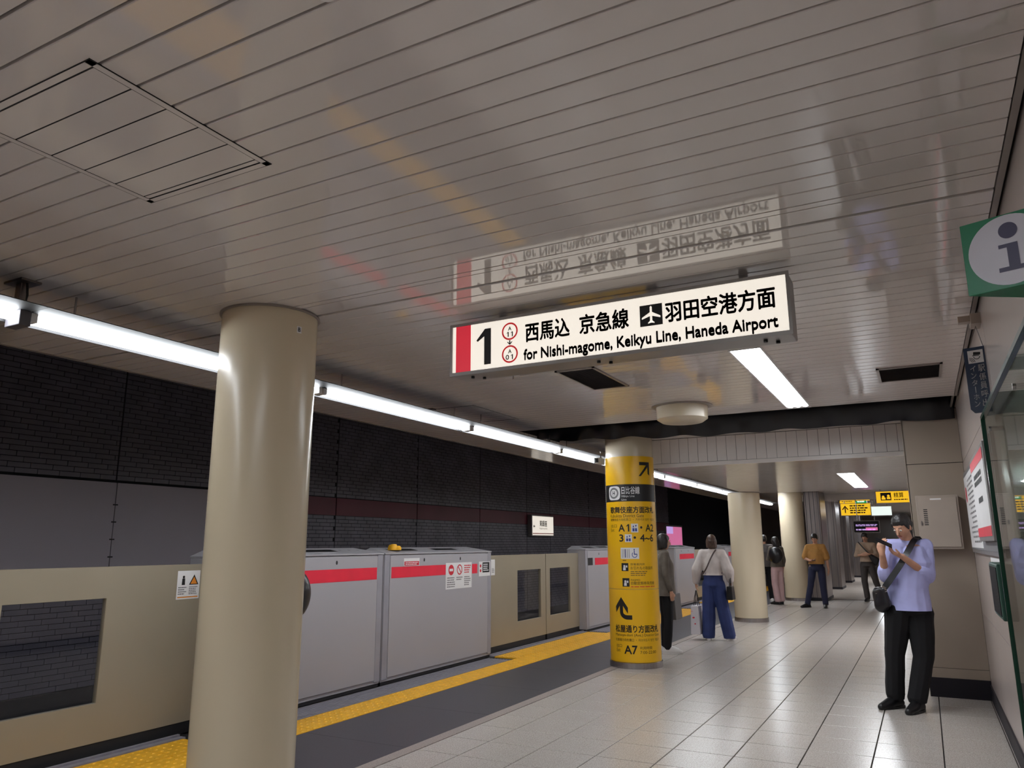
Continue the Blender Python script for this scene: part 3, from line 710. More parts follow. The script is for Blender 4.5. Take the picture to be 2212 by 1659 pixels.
ypoly(rows(-0.40, zz(1221), -0.22, zz(1218), 1), fy, 'black', yc2, 'small_print')
def icon(u0, z0, u1, z1):
    ypoly(rectp(u0, z0, u1, z1, 3), fy, 'black', yc2, 'pictogram')
    w_ = u1 - u0; h = z1 - z0
    ypoly(discp(u0 + w_ * .42, z0 + h * .62, w_ * .14, h * .14) + [[(u0 + w_ * .22, z0 + h * .1), (u0 + w_ * .62, z0 + h * .1), (u0 + w_ * .6, z0 + h * .48), (u0 + w_ * .25, z0 + h * .48)]] + rectp(u0 + w_ * .62, z0 + h * .45, u0 + w_ * .86, z0 + h * .7), fy2, 'paper', yc2, 'pictogram')
icon(-0.46, zz(1242), -0.18, zz(1225)); icon(-0.44, zz(1275), -0.16, zz(1257))
ytext('旅客案内所', (-0.10, zz(1230), 0.48, zz(1225)), fy, 'black', yc2); ytext('お忘れもの取扱所', (-0.10, zz(1239), 0.86, zz(1232)), fy, 'black', yc2)
ypoly(rows(-0.10, zz(1253), 0.70, zz(1241), 3, 0.35), fy, 'strap_brown', yc2, 'small_print')
ytext('PASMO', (-0.10, zz(1263), 0.26, zz(1259)), fy, 'black', yc2); ytext('自動定期券発売機', (-0.10, zz(1271), 0.92, zz(1264)), fy, 'black', yc2)
ypoly(rows(-0.10, zz(1277), 0.95, zz(1273), 1, 0.4, 0.05), fy, 'printred', yc2, 'small_print')
# curved arrow
ca, cb_ = zz(1344), zz(1299)
arc = []
for i in range(10):
    t0 = PI + (PI / 2) * i / 10; t1 = PI + (PI / 2) * (i + 1) / 10
    arc.append([(-0.28 + k_ * math.cos(t), ca + 0.085 + kz * math.sin(t)) for k_, kz, t in ((0.32, 0.085, t0), (0.32, 0.085, t1), (0.18, 0.035, t1), (0.18, 0.035, t0))])
ypoly(arc + [[(-0.60, ca + 0.085), (-0.46, ca + 0.085), (-0.46, cb_ - 0.03), (-0.60, cb_ - 0.03)], [(-0.28, ca), (-0.10, ca), (-0.10, ca + 0.05), (-0.28, ca + 0.05)],
            [(-0.53, cb_ + 0.01), (-0.53, cb_ - 0.06), (-0.78, cb_ - 0.17), (-0.80, cb_ - 0.10)], [(-0.53, cb_ + 0.01), (-0.26, cb_ - 0.11), (-0.26, cb_ - 0.18), (-0.53, cb_ - 0.06)]], fy, 'black', yc2, 'arrow')
ytext('松屋通り方面改札', (-0.85, zz(1371), 1.08, zz(1355)), fy, 'black', yc2, 0.025)
ytext('Matsuya-dori (Ave.) District Gate', (-0.85, zz(1380), 1.10, zz(1373)), fy, 'black', yc2)
ytext('松屋通方向检票口 ・ 마쓰야도리 방면 개찰구', (-0.85, zz(1389), 1.08, zz(1383)), fy, 'black', yc2)
ytext('出口', (-0.82, zz(1402), -0.56, zz(1395)), fy, 'black', yc2); ytext('Exit', (-0.82, zz(1411), -0.64, zz(1404)), fy, 'black', yc2)
ytext('A7', (-0.46, zz(1415), 0.06, zz(1397)), fy, 'black', yc2, 0.03)
ytext('利用時間', (0.16, zz(1405), 0.66, zz(1399)), fy, 'black', yc2); ytext('7:00-22:00', (0.16, zz(1414), 0.86, zz(1408)), fy, 'black', yc2)
# camera fixed to the column
cc = empty('security_camera', (-3.55, 9.22, 2.45), 'small security camera on the left side of the yellow sign column', 'camera')
MB().tube([(-3.50, 9.10, 2.60), (-3.58, 9.10, 2.60), (-3.58, 9.10, 2.52)], 0.012).obj('bracket', 'steel_dark', cc)
MB().box(-3.64, 9.0, 2.44, -3.56, 9.2, 2.52).obj('housing', 'camera_white', cc, bevel=0.012)
MB().lathe(-3.60, 8.985, [(0.0, 2.455), (0.028, 2.455), (0.028, 2.505), (0, 2.505)], 16).obj('lens', 'black', cc, smooth=True)

# ------------------------------------------------------------------ lit direction sign
S = empty('direction_sign', (-1.4, 3.72, 2.41), 'long lit white direction sign with red end and large numeral one', 'sign')
X0, X1, Y0_, Y1_, Zb, Zt = -2.352, -0.447, 3.62, 3.80, 2.398, 2.703
box('casing', 'frame', (X0, Y0_ + 0.012, Zb, X1, Y1_, Zt), S, 0.006)
# front frame as a hollow rectangle
t_ = 0.016
mb = MB().box(X0 - 0.004, Y0_, Zb - 0.004, X1 + 0.004, Y0_ + 0.014, Zb + t_).box(X0 - 0.004, Y0_, Zt - 0.012, X1 + 0.004, Y0_ + 0.014, Zt + 0.004) \
    .box(X0 - 0.004, Y0_, Zb + t_, X0 + t_ * 0.7, Y0_ + 0.014, Zt - 0.012).box(X1 - t_ * 0.7, Y0_, Zb + t_, X1 + 0.004, Y0_ + 0.014, Zt - 0.012)
mb.obj('front_frame', 'frame', S)
FX0, FX1, FZ0, FZ1 = X0 + 0.0126, X1 - 0.0126, Zb + t_, Zt - 0.012
box('face', 'sign_white', (FX0, Y0_ + 0.006, FZ0, FX1, Y0_ + 0.011, FZ1), S)
W_, H_ = FX1 - FX0, FZ1 - FZ0
def fs1(e): return lambda a, b: (FX0 + a * W_, Y0_ + 0.0055 - e, FZ0 + b * H_)
# picture measures along the face: left 979 .. right 1700
s1, s2, s3 = fs1(0.0), fs1(0.0008), fs1(0.0016)
poly(rectp(0.012, 0.0, 0.066, 1.0), s1, 'sign_red', S, 'red_end')
poly(one(0.086, 0.10, 0.138, 0.87), s1, 'sign_black', S, 'numeral')
for cy, tx in ((0.735, '11'), (0.253, '01')):
    k_ = H_ / W_
    poly([[(0.2035 + u * k_, cy + v) for u, v in pl] for pl in ringp(0, 0, 0.15, 0.186)], s1, 'sign_redline', S, 'station_ring')
    text('A', (0.1975, cy + 0.015, 0.2095, cy + 0.10), s1, 'sign_black', S, 0.03); [poly(one(xx, cy - 0.115, xx + 0.008, cy - 0.01), s1, 'sign_black', S, 'lettering') for xx in ((0.192, 0.206) if tx == '11' else (0.206,))]
    if tx == '01': text('0', (0.189, cy - 0.115, 0.201, cy - 0.01), s1, 'sign_black', S, 0.03)
poly([[(0.2015, 0.545), (0.2055, 0.545), (0.2055, 0.47), (0.2015, 0.47)], [(0.195, 0.50), (0.2035, 0.445), (0.212, 0.50), (0.212, 0.525), (0.2035, 0.475), (0.195, 0.525)]], s1, 'sign_black', S, 'arrow')
text('西馬込', (0.256, 0.445, 0.401, 0.85), s1, 'sign_black', S, 0.028)
text('京急線', (0.431, 0.445, 0.581, 0.85), s1, 'sign_black', S, 0.028)
text('羽田空港方面', (0.684, 0.435, 0.973, 0.835), s1, 'sign_black', S, 0.028)
text('for Nishi-magome, Keikyu Line, Haneda Airport', (0.250, 0.01, 0.975, 0.315), s1, 'sign_black', S, 0.05)
poly(rectp(0.613, 0.425, 0.677, 0.835), s1, 'sign_black', S, 'aircraft_panel')
pl = [(0, .46), (.05, .40), (.06, .12), (.44, -.10), (.44, -.19), (.06, -.08), (.045, -.30), (.15, -.38), (.15, -.44), (0, -.40)]
ac = pl + [(-a, b) for a, b in reversed(pl[1:-1])]
c_ = (0.645, 0.635); sx, sz = 0.060, 0.38
body_ = [(0, .46), (.05, .40), (.055, -.40), (-.055, -.40), (-.05, .40)]
wr_ = [(.05, .14), (.44, -.10), (.44, -.19), (.05, -.06)]; tl_ = [(.04, -.29), (.15, -.38), (.15, -.44), (.04, -.40)]
poly([[(c_[0] + a * sx, c_[1] + b * sz) for a, b in p] for p in (body_, wr_, [(-a, b) for a, b in reversed(wr_)], tl_, [(-a, b) for a, b in reversed(tl_)])], s2, 'sign_white', S, 'aircraft_symbol')
for u in (0.06, 0.475, 0.93):
    x = X0 + u * (X1 - X0)
    for dx, dy in ((0, 0.07), (0.05, 0.12)):
        MB().lathe(x + dx, Y0_ + dy, [(0, Zb - 0.012), (0.010, Zb - 0.012), (0.010, Zb + 0.002), (0, Zb + 0.002)], 12).obj('bolt', 'black', S)
for x in (-2.1, -0.7): box('hanger', 'steel_dark', (x, 3.765, Zt - 0.01, x + 0.04, 3.79, HC), S)

# ------------------------------------------------------------------ luminaires
XS, ZT = -3.97, 2.555
def strip(y0, y1, label):
    s = empty('strip_light', (XS, (y0 + y1) / 2, ZT), label, 'light', 'fluorescent strips along the platform edge')
    MB().tube([(XS, y0 + 0.04, ZT + 0.02), (XS, y1 - 0.04, ZT + 0.02)], 0.021, 12).obj('tube', 'tube', s, smooth=True)
    MB().tube([(XS + 0.05, y0 + 0.04, ZT + 0.02), (XS + 0.05, y1 - 0.04, ZT + 0.02)], 0.021, 12).obj('tube', 'tube', s, smooth=True)
    box('batten', 'white', (XS - 0.03, y0 + 0.005, ZT + 0.05, XS + 0.08, y1 - 0.005, ZT + 0.085), s, 0.004)
    box('added_cutoff_lip', 'black_rubber', (XS - 0.057, y0 + 0.005, ZT - 0.002, XS - 0.05, y1 - 0.005, ZT + 0.05), s)  # added lip, cuts the tubes' light off from the upper track wall
    box('added_reflection_block', 'black_rubber', (XS + 0.095, y0 - 0.004, ZT + 0.043, XS + 0.235, y1 + 0.004, ZT + 0.047), s)  # added black plate, keeps the tubes from mirroring in the ceiling
    box('reflector', 'black_rubber', (XS - 0.05, y0 + 0.005, ZT + 0.043, XS + 0.095, y1 - 0.005, ZT + 0.05), s)  # plate blocking the tubes from above, blacked so its lit underside stays dim
    for y in (y0 + 0.005, y1 - 0.04): box('end_cap', 'white', (XS - 0.022, y, ZT - 0.004, XS + 0.072, y + 0.035, ZT + 0.05), s, 0.004)
    for y in (y0 + 0.25, y1 - 0.25): MB().tube([(XS + 0.025, y, ZT + 0.08), (XS + 0.025, y, HC)], 0.006).obj('stem', 'steel', s)
names = ['strip light behind the viewer, farthest back', 'strip light behind the viewer over the platform edge', 'strip light cut off at the left edge before the steel hanger',
         'long bright strip light left of the thick near column', 'strip light just right of the thick near column', 'strip light between the near column and the ceiling slot',
         'strip light ending at the yellow sign column', 'strip light hidden behind the yellow sign column', 'first strip light right of the yellow sign column',
         'second strip light right of the yellow sign column', 'strip light behind the third column', 'far strip light between the third and fourth columns', 'farthest strip light beyond the fourth column']
for i in range(13):
    a = 2.08 + 2.17 * (i - 3); strip(a, a + 2.16, names[i])
hb = empty('steel_hanger', (XS, 2.05, 2.56), 'steel hanger holding the strip light at far left', 'bracket')
box('flange', 'steel_dark', (XS - 0.06, 2.0, HC - 0.012, XS + 0.10, 2.10, HC), hb)
box('arm', 'steel_dark', (XS - 0.006, 2.03, 2.54, XS + 0.045, 2.07, HC - 0.01), hb, 0.003)
box('clamp', 'joist', (XS - 0.04, 2.02, 2.52, XS + 0.09, 2.078, 2.60), hb, 0.004)
MB().tube([(XS + 0.06, 2.05, HC - 0.012), (XS + 0.075, 2.05, 2.68), (XS + 0.06, 2.05, 2.58)], 0.006).obj('cable', 'black', hb)

def troffer(x0, y0, x1, y1, z, label):
    t = empty('ceiling_light', ((x0 + x1) / 2, (y0 + y1) / 2, z), label, 'light', 'recessed ceiling lights')
    mb = MB().box(x0 - 0.012, y0 - 0.012, z - 0.006, x0, y1 + 0.012, z).box(x1, y0 - 0.012, z - 0.006, x1 + 0.012, y1 + 0.012, z) \
        .box(x0, y0 - 0.012, z - 0.006, x1, y0, z).box(x0, y1, z - 0.006, x1, y1 + 0.012, z)
    mb.obj('frame', 'white', t)
    box('reflector', 'white', (x0, y0, z - 0.003, x1, y1, z - 0.0005), t)
    box('diffuser', 'tube', (x0 + 0.004, y0 + 0.004, z - 0.0045, x1 - 0.004, y1 - 0.09, z - 0.003), t)
    for i in range(3):
        xc = x0 + (x1 - x0) * (i + 0.5) / 3
        poly(discp(xc, y1 - 0.09, 0.022, 0.05, 16), lambda a, b: (a, b, z - 0.0048), 'tube', t, 'tube_end')
troffer(-1.073, -1.65, -0.868, 0.98, HC, 'recessed ceiling light above the viewer')
troffer(-1.073, 5.25, -0.868, 7.88, HC, 'long recessed ceiling light right of the direction sign')
troffer(-1.00, 11.6, -0.78, 14.8, ZB, 'recessed light in the dropped ceiling beyond the fascia')
troffer(-3.70, 19.6, -3.45, 21.0, HC, 'small recessed light beside the third column top')
troffer(-1.2, 25.5, -0.9, 28.5, HC, 'farthest recessed ceiling light above the lit signs')
troffer(-1.8, 32.0, -1.5, 36.0, HC, 'recessed light at the far end of the platform')

# ------------------------------------------------------------------ ceiling fittings
def grille(x0, y0, x1, y1, along, label):
    g = empty('air_grille', ((x0 + x1) / 2, (y0 + y1) / 2, HC), label, 'vent', 'ceiling air grilles')
    z = HC - 0.012
    MB().box(x0, y0, z, x1, y0 + 0.02, HC).box(x0, y1 - 0.02, z, x1, y1, HC).box(x0, y0, z, x0 + 0.02, y1, HC).box(x1 - 0.02, y0, z, x1, y1, HC).obj('frame', 'trim', g)
    box('backing', 'joist', (x0 + 0.02, y0 + 0.02, HC - 0.002, x1 - 0.02, y1 - 0.02, HC), g)
    y = y0 + 0.03
    while y < y1 - 0.03:
        MB().add([(x0 + 0.02, y, HC - 0.010), (x1 - 0.02, y, HC - 0.010), (x1 - 0.02, y + 0.012, HC - 0.003), (x0 + 0.02, y + 0.012, HC - 0.003)], [(0, 1, 2, 3)]).obj('slat', 'trim', g); y += 0.02
grille(-2.42, 5.22, -2.09, 6.02, 0, 'narrow dark ceiling grille under the middle of the direction sign')
grille(-0.20, 6.37, 0.255, 6.92, 1, 'dark ceiling grille near the right wall')
dr = empty('ceiling_drum', (-1.98, 7.22, HC), 'round cream drum fixture under the ceiling by the dark slot', 'fixture')
MB().lathe(-1.98, 7.24, [(0.0, 2.60), (0.20, 2.60), (0.245, 2.63), (0.25, HC)], 48).obj('drum', 'column', dr, smooth=True)
MB().lathe(-1.98, 7.24, [(0.25, HC - 0.012), (0.295, HC - 0.006), (0.295, HC)], 48).obj('rim', 'trim', dr, smooth=True)
sd = empty('smoke_detector', (-1.133, 1.175, HC), 'small round detector on the ceiling at the top edge', 'detector')
MB().lathe(-1.133, 1.175, [(0.05, HC), (0.05, HC - 0.012), (0.0, HC - 0.012)], 24).obj('base', 'white', sd, smooth=True)
MB().lathe(-1.133, 1.175, [(0.034, HC - 0.012), (0.026, HC - 0.035), (0, HC - 0.037)], 24).obj('cap', 'white', sd, smooth=True)
sp = empty('ceiling_sprinkler', (-2.82, 5.25, HC), 'tiny white sprinkler disc under the left end of the direction sign', 'fixture')
MB().lathe(-2.75, 5.15, [(0.06, HC), (0.06, HC - 0.006), (0.0, HC - 0.008)], 20).obj('plate', 'white_lit' if 0 else 'white', sp, smooth=True)
MB().tube([(-2.75, 5.15, HC), (-2.75, 5.15, HC - 0.045)], 0.006).obj('nozzle', 'steel', sp)

# ------------------------------------------------------------------ signs and boards on the right wall
gi = empty('information_sign', (0.33, 2.62, 2.2), 'green wedge information sign with white disc and letter i', 'sign')
ph = math.radians(20); ax, ay = 0.2025, 2.70; wd = 0.235; zi0, zi1 = 2.198, 2.436
bx, by = ax + wd * math.cos(ph), ay - wd * math.sin(ph)
fx, fy_ = ax + wd * math.cos(ph), ay + wd * math.sin(ph) + 0.06
MB().add([(ax, ay, zi0), (bx, by, zi0), (fx, fy_, zi0), (ax, ay, zi1), (bx, by, zi1), (fx, fy_, zi1)], [(0, 2, 1), (3, 4, 5), (0, 1, 4, 3), (1, 2, 5, 4), (2, 0, 3, 5)]).obj('wedge', 'green', gi, bevel=0.002)
nx, ny = -math.sin(ph), -math.cos(ph)
def fi(e): return lambda a, b: (ax + a * math.cos(ph) + nx * e, ay - a * math.sin(ph) + ny * e, zi0 + b)
poly(discp(0.128, 0.121, 0.113, 0.113, 48), fi(0.0015), 'info_white', gi, 'white_disc')
poly(discp(0.131, 0.182, 0.026), fi(0.003), 'info_i', gi, 'letter_dot')
poly([[(0.100, 0.140), (0.152, 0.140), (0.152, 0.065), (0.122, 0.065), (0.122, 0.128), (0.100, 0.128)], [(0.094, 0.052), (0.178, 0.052), (0.178, 0.066), (0.094, 0.066)]], fi(0.003), 'info_i', gi, 'letter_stem')

ic = empty('intercom_sign', (0.36, 4.9, 2.15), 'navy hanging intercom sign with staff pictogram on the right wall', 'sign')
Yq = 4.96; xa, xb = 0.308, 0.412; za_, zb_ = 2.152, 2.53
ph2 = math.radians(18)
def fq(e): return lambda a, b, t=0: (xa + a * math.cos(ph2) + (-math.sin(ph2)) * (e - t), Yq - a * math.sin(ph2) - math.cos(ph2) * (e - t), za_ + b)
out = [(0.018, 0), (0.115, 0), (0.115, 0.378), (0, 0.378), (0, 0.022)]
MB().extr(out, lambda a, b, t: fq(0)(a, b, t), 0.0, 0.02).obj('plate', 'navy', ic)
poly(rectp(0.020, 0.285, 0.098, 0.36), fq(0.001), 'paper', ic, 'pictogram_panel')
poly(ringp(0.065, 0.322, 0.0135, 0.017, 20, PI, 2 * PI) + [[(0.048, 0.332), (0.084, 0.330), (0.086, 0.345), (0.050, 0.350)], [(0.044, 0.326), (0.078, 0.325), (0.078, 0.329), (0.044, 0.331)]] + ringp(0.026, 0.290, 0.012, 0.015, 8, 0, PI / 2) + ringp(0.026, 0.290, 0.019, 0.022, 8, 0, PI / 2) + ringp(0.026, 0.290, 0.026, 0.029, 8, 0, PI / 2), fq(0.002), 'black', ic, 'staff_pictogram')
for i, ch in enumerate('駅係員呼出'): text(ch, (0.064, 0.232 - i * 0.050, 0.098, 0.274 - i * 0.050), fq(0.001), 'paper', ic, 0.01)
for i, ch in enumerate('インターホン'):
    r_ = (0.024, 0.238 - i * 0.041, 0.052, 0.270 - i * 0.041)
    if ch == 'ー': poly(rectp(0.0365, r_[1] - 0.002, 0.0395, r_[3] + 0.002), fq(0.001), 'paper', ic, 'lettering')
    else: text(ch, r_, fq(0.001), 'paper', ic, 0.01)
MB().tube([fq(-0.01)(0.03, 0.375), (0.385, 4.95, 2.655), fq(-0.01)(0.10, 0.375)], 0.003, 6).obj('hanging_wire', 'steel_dark', ic)
MB().box(0.36, 4.88, 2.655, 0.41, 5.02, 2.715).box(0.30, 4.92, 2.68, 0.40, 4.98, 2.715).obj('wall_bracket', 'box', ic)

gp = empty('glass_panel', (0.36, 3.2, 0.02), 'tall clear glass panel with green edges along the right wall', 'panel')
gx = 0.352
MB().add([(gx, 1.5, 0.05), (gx, 4.87, 0.05), (gx, 4.87, 2.105), (gx, 1.5, 2.105)], [(0, 1, 2, 3)]).obj('pane', 'board_glass', gp)
MB().box(gx - 0.010, 4.862, 0.05, gx + 0.012, 4.884, 2.117).obj('edge', 'glass_edge', gp)
MB().box(gx - 0.010, 1.5, 2.097, gx + 0.012, 4.862, 2.117).obj('edge', 'glass_edge', gp)
for y in (2.0, 3.3, 4.5): MB().tube([(gx - 0.006, y, 2.0), (0.41, y, 2.0)], 0.012).obj('stand_off', 'steel', gp)
box('foot_rail', 'steel_dark', (gx - 0.012, 1.5, 0.0, gx + 0.022, 4.88, 0.05), gp)

nb = empty('notice_board', (0.40, 6.7, 1.37), 'framed notice board with white timetable sheets on the right wall', 'board')
box('frame', 'frame', (0.388, 5.05, 1.345, 0.41, 8.40, 2.075), nb, 0.003)
box('backing', 'grey', (0.384, 5.08, 1.375, 0.39, 8.37, 2.045), nb)
fn_ = lambda e: (lambda a, b: (0.384 - e, a, b))
box('sheet', 'paper', (0.382, 6.72, 1.39, 0.384, 8.30, 2.02), nb)
poly(rows(6.85, 1.42, 8.0, 1.98, 14, 0.4), fn_(0.003), 'grey', nb, 'small_print')
poly(discp(8.12, 1.86, 0.10, 0.07), fn_(0.003), 'printred', nb, 'red_emblem')
ps = empty('framed_poster', (0.36, 5.8, 1.47), 'white poster with red top and bottom bands over the notice board', 'poster')
box('frame', 'frame', (0.352, 5.20, 1.44, 0.384, 6.50, 2.02), ps, 0.004)
box('sheet', 'paper', (0.350, 5.23, 1.47, 0.353, 6.47, 1.99), ps)
poly(rectp(5.23, 1.925, 6.47, 1.99), fn_(0.0355), 'red', ps, 'red_band'); poly(rectp(5.23, 1.47, 6.47, 1.53), fn_(0.0355), 'red', ps, 'red_band')
poly(rows(5.5, 1.80, 6.25, 1.89, 2, 0.7, 0.1) + rows(5.6, 1.68, 6.1, 1.73, 1, 0.7), fn_(0.0355), 'black', ps, 'headline')
nt2 = empty('wall_notice', (0.405, 6.4, 1.0), 'small white printed notice below the framed poster', 'notice')
box('sheet', 'paper', (0.406, 5.75, 1.06, 0.410, 6.55, 1.33), nt2); poly(rows(5.80, 1.08, 6.5, 1.31, 7, 0.4), lambda a, b: (0.4052, a, b), 'grey', nt2, 'small_print')
iu = empty('intercom_unit', (0.36, 5.4, 1.0), 'dark green intercom speaker unit on the right wall', 'intercom')
box('case', 'intercom', (0.335, 5.05, 1.01, 0.41, 5.62, 1.315), iu, 0.008)
for i in range(13): box('grille_bar', 'black', (0.331, 5.09 + i * 0.038, 1.03, 0.336, 5.112 + i * 0.038, 1.295), iu)

# ------------------------------------------------------------------ far end: steel piers, lit signs, screens
for i, (x, y, s_) in enumerate(((-2.50, 21.2, 0.20), (-2.78, 26.5, 0.35), (-2.9, 31.0, 0.4), (-2.85, 36.0, 0.5))):
    t = empty('steel_pier', (x, y, 0), ['dark steel clad pier beside the man in mustard', 'second steel clad pier behind the man in mustard', 'third steel clad pier down the far platform', 'last steel clad pier down the far platform'][i], 'pier', 'steel clad piers')
    MB().box(x - s_, y - 0.05, 0, x + s_, y + 1.2, HC - 0.002).obj('cladding', 'steel_dark', t, bevel=0.02)
    for j in range(4): box('seam', 'joist', (x - s_ + (j + 0.5) * s_ / 2 - 0.008, y - 0.058, 0.02, x - s_ + (j + 0.5) * s_ / 2 + 0.008, y - 0.05, HC - 0.004), t)
    box('skirt', 'plinth', (x - s_ - 0.01, y - 0.07, 0, x + s_ + 0.01, y + 1.2, 0.08), t)
box('low_step', 'kerb', (-3.3, 21.78, 0.0, 0.4, 21.84, 0.02), floor)
def hang_sign(x0, z0, x1, z1, y, face, label, name='hanging_sign'):
    s = empty(name, ((x0 + x1) / 2, y, z0), label, 'sign')
    box('casing', 'frame', (x0 - 0.015, y, z0 - 0.015, x1 + 0.015, y + 0.12, z1 + 0.015), s)
    box('face', face, (x0, y - 0.004, z0, x1, y, z1), s)
    for x in (x0 + 0.1, x1 - 0.1): MB().tube([(x, y + 0.06, z1), (x, y + 0.06, HC + 0.01)], 0.012).obj('hanger', 'steel', s)
    return s, lambda a, b: (x0 + a, y - 0.0055, z0 + b)
s, f = hang_sign(-2.05, 2.215, -1.27, 2.545, 24.0, 'yel_lit', 'yellow lit sign with black up arrow at the far end')
poly([[(0.10, 0.07), (0.13, 0.07), (0.13, 0.22), (0.10, 0.22)], [(0.03, 0.17), (0.115, 0.28), (0.20, 0.17), (0.18, 0.15), (0.115, 0.23), (0.05, 0.15)]], f, 'black', s, 'arrow')
poly(rows(0.24, 0.04, 0.75, 0.30, 4, 0.55), f, 'black', s, 'small_print')
s, f = hang_sign(-2.08, 2.56, -1.66, 2.73, 24.2, 'yel_lit', 'small yellow lit sign left of the green exit sign'); poly(rows(0.05, 0.04, 0.38, 0.14, 2, 0.5), f, 'black', s, 'small_print')
s, f = hang_sign(-1.64, 2.555, -1.36, 2.73, 23.9, 'green_lit', 'green emergency exit sign at the far end', 'exit_sign')
poly(rectp(0.05, 0.02, 0.23, 0.155), f, 'white_lit', s, 'white_field')
f_ = lambda a, b: Vector(f(a, b)) + Vector((0, -0.002, 0))
poly(discp(0.15, 0.132, 0.014) + [[(0.12, 0.12), (0.155, 0.115), (0.15, 0.07), (0.12, 0.07)], [(0.12, 0.075), (0.135, 0.07), (0.10, 0.03), (0.085, 0.035)], [(0.135, 0.075), (0.15, 0.07), (0.175, 0.03), (0.16, 0.028)]], f_, 'green_lit', s, 'running_figure')
s, f = hang_sign(-0.97, 2.42, -0.15, 2.70, 21.3, 'yel_lit', 'yellow lit sign with ticket machine pictogram above the man in blue')
poly(rectp(0.10, 0.06, 0.34, 0.25), f, 'black', s, 'pictogram'); f_ = lambda a, b: Vector(f(a, b)) + Vector((0, -0.002, 0))
poly(discp(0.16, 0.15, 0.03) + discp(0.28, 0.17, 0.03) + rectp(0.12, 0.08, 0.21, 0.13) + rectp(0.24, 0.09, 0.32, 0.14), f_, 'yel_lit', s, 'pictogram')
f2_ = f; text('精算', (0.40, 0.12, 0.62, 0.25), f2_, 'black', s, 0.01); poly(rows(0.40, 0.05, 0.78, 0.10, 1, 0.5), f2_, 'black', s, 'small_print')
s, f = hang_sign(-1.22, 2.18, -0.72, 2.42, 23.4, 'white_lit', 'plain white lit sign right of the yellow arrow sign')
s, f = hang_sign(-1.72, 1.73, -1.08, 2.03, 23.6, 'black', 'dark departure screen with lilac text rows at the far end', 'departure_screen')
poly(rows(0.05, 0.16, 0.60, 0.22, 2, 0.6, 0.1) + rows(0.05, 0.04, 0.60, 0.10, 1, 0.6, 0.1), f, 'lilac_lit', s, 'display_rows')
poly(rectp(0.30, 0.05, 0.60, 0.13), f, 'pink_lit', s, 'display_block')

# ------------------------------------------------------------------ people
def ell(c, rx, ry, rz, rot=0.0, n=10, m=6):
    c = Vector(c); p = []
    ca_, sa = math.cos(rot), math.sin(rot)
    for j in range(m + 1):
        t = PI * j / m
        for i in range(n):
            a = 2 * PI * i / n; x = rx * math.sin(t) * math.cos(a); y = ry * math.sin(t) * math.sin(a)
            p.append(c + Vector((x * ca_ - y * sa, x * sa + y * ca_, rz * math.cos(t))))
    return p
def sph(c, r): return ell(c, r, r, r, 0, 10, 6)

class Blob:
    def __init__(s): s.bm = bmesh.new()
    def hull(s, pts):
        t = bmesh.new()
        for p in pts: t.verts.new(p)
        bmesh.ops.remove_doubles(t, verts=t.verts, dist=1e-5)
        r = bmesh.ops.convex_hull(t, input=t.verts)
        bmesh.ops.delete(t, geom=[g for g in r['geom_interior'] if isinstance(g, bmesh.types.BMVert)], context='VERTS')
        me = bpy.data.meshes.new('h'); t.to_mesh(me); t.free(); s.bm.from_mesh(me); bpy.data.meshes.remove(me); return s
    def cap(s, a, b, ra, rb): return s.hull(sph(a, ra) + sph(b, rb))
    def chain(s, pts, rs):
        for i in range(len(pts) - 1): s.cap(pts[i], pts[i + 1], rs[i], rs[i + 1])
        return s
    def loft(s, secs):      # (centre, rx, ry, rot)
        E_ = [ell(c, rx, ry, min(rx, ry) * (0.35 if i else 0.08), rot, 14, 4) for i, (c, rx, ry, rot) in enumerate(secs)]
        for i in range(len(E_) - 1): s.hull(E_[i] + E_[i + 1])
        return s
    def build(s, name, m, parent, voxel, sm=4, wr=0.0, freq=9.0, clip0=None, near=None):
        me = bpy.data.meshes.new(name); s.bm.to_mesh(me); s.bm.free()
        o = bpy.data.objects.new('tmp', me)
        r = o.modifiers.new('r', 'REMESH'); r.mode = 'VOXEL'; r.voxel_size = voxel; r.use_smooth_shade = True
        if sm: q = o.modifiers.new('s', 'SMOOTH'); q.iterations = sm; q.factor = 0.5
        m2 = evaluated(o); bpy.data.objects.remove(o); bpy.data.meshes.remove(me)
        off = WL[parent.name]
        nv = len(m2.vertices); cos = [0.0] * (nv * 3); nos = [0.0] * (nv * 3)
        m2.vertices.foreach_get('co', cos); m2.vertices.foreach_get('normal', nos)
        for i in range(0, nv * 3, 3):
            x, y, z = cos[i], cos[i + 1], cos[i + 2]
            if wr:
                p = Vector((x * freq, y * freq, z * freq * 0.55))
                d = wr * (noise.noise(p) + 0.5 * noise.noise(p * 2.1))
                x += nos[i] * d; y += nos[i + 1] * d; z += nos[i + 2] * d
            if clip0 is not None and clip0 - 0.08 < z < clip0 and (near is None or math.hypot(x - near[0], y - near[1]) < near[2]): z = clip0
            cos[i] = x - off.x; cos[i + 1] = y - off.y; cos[i + 2] = z - off.z
        m2.vertices.foreach_set('co', cos); m2.update()
        m2.materials.clear(); m2.materials.append(M[m]); m2.name = name
        for p in m2.polygons: p.use_smooth = True
        ob = bpy.data.objects.new(name, m2); COL.objects.link(ob); ob.parent = parent; WL[ob.name] = off
        return ob

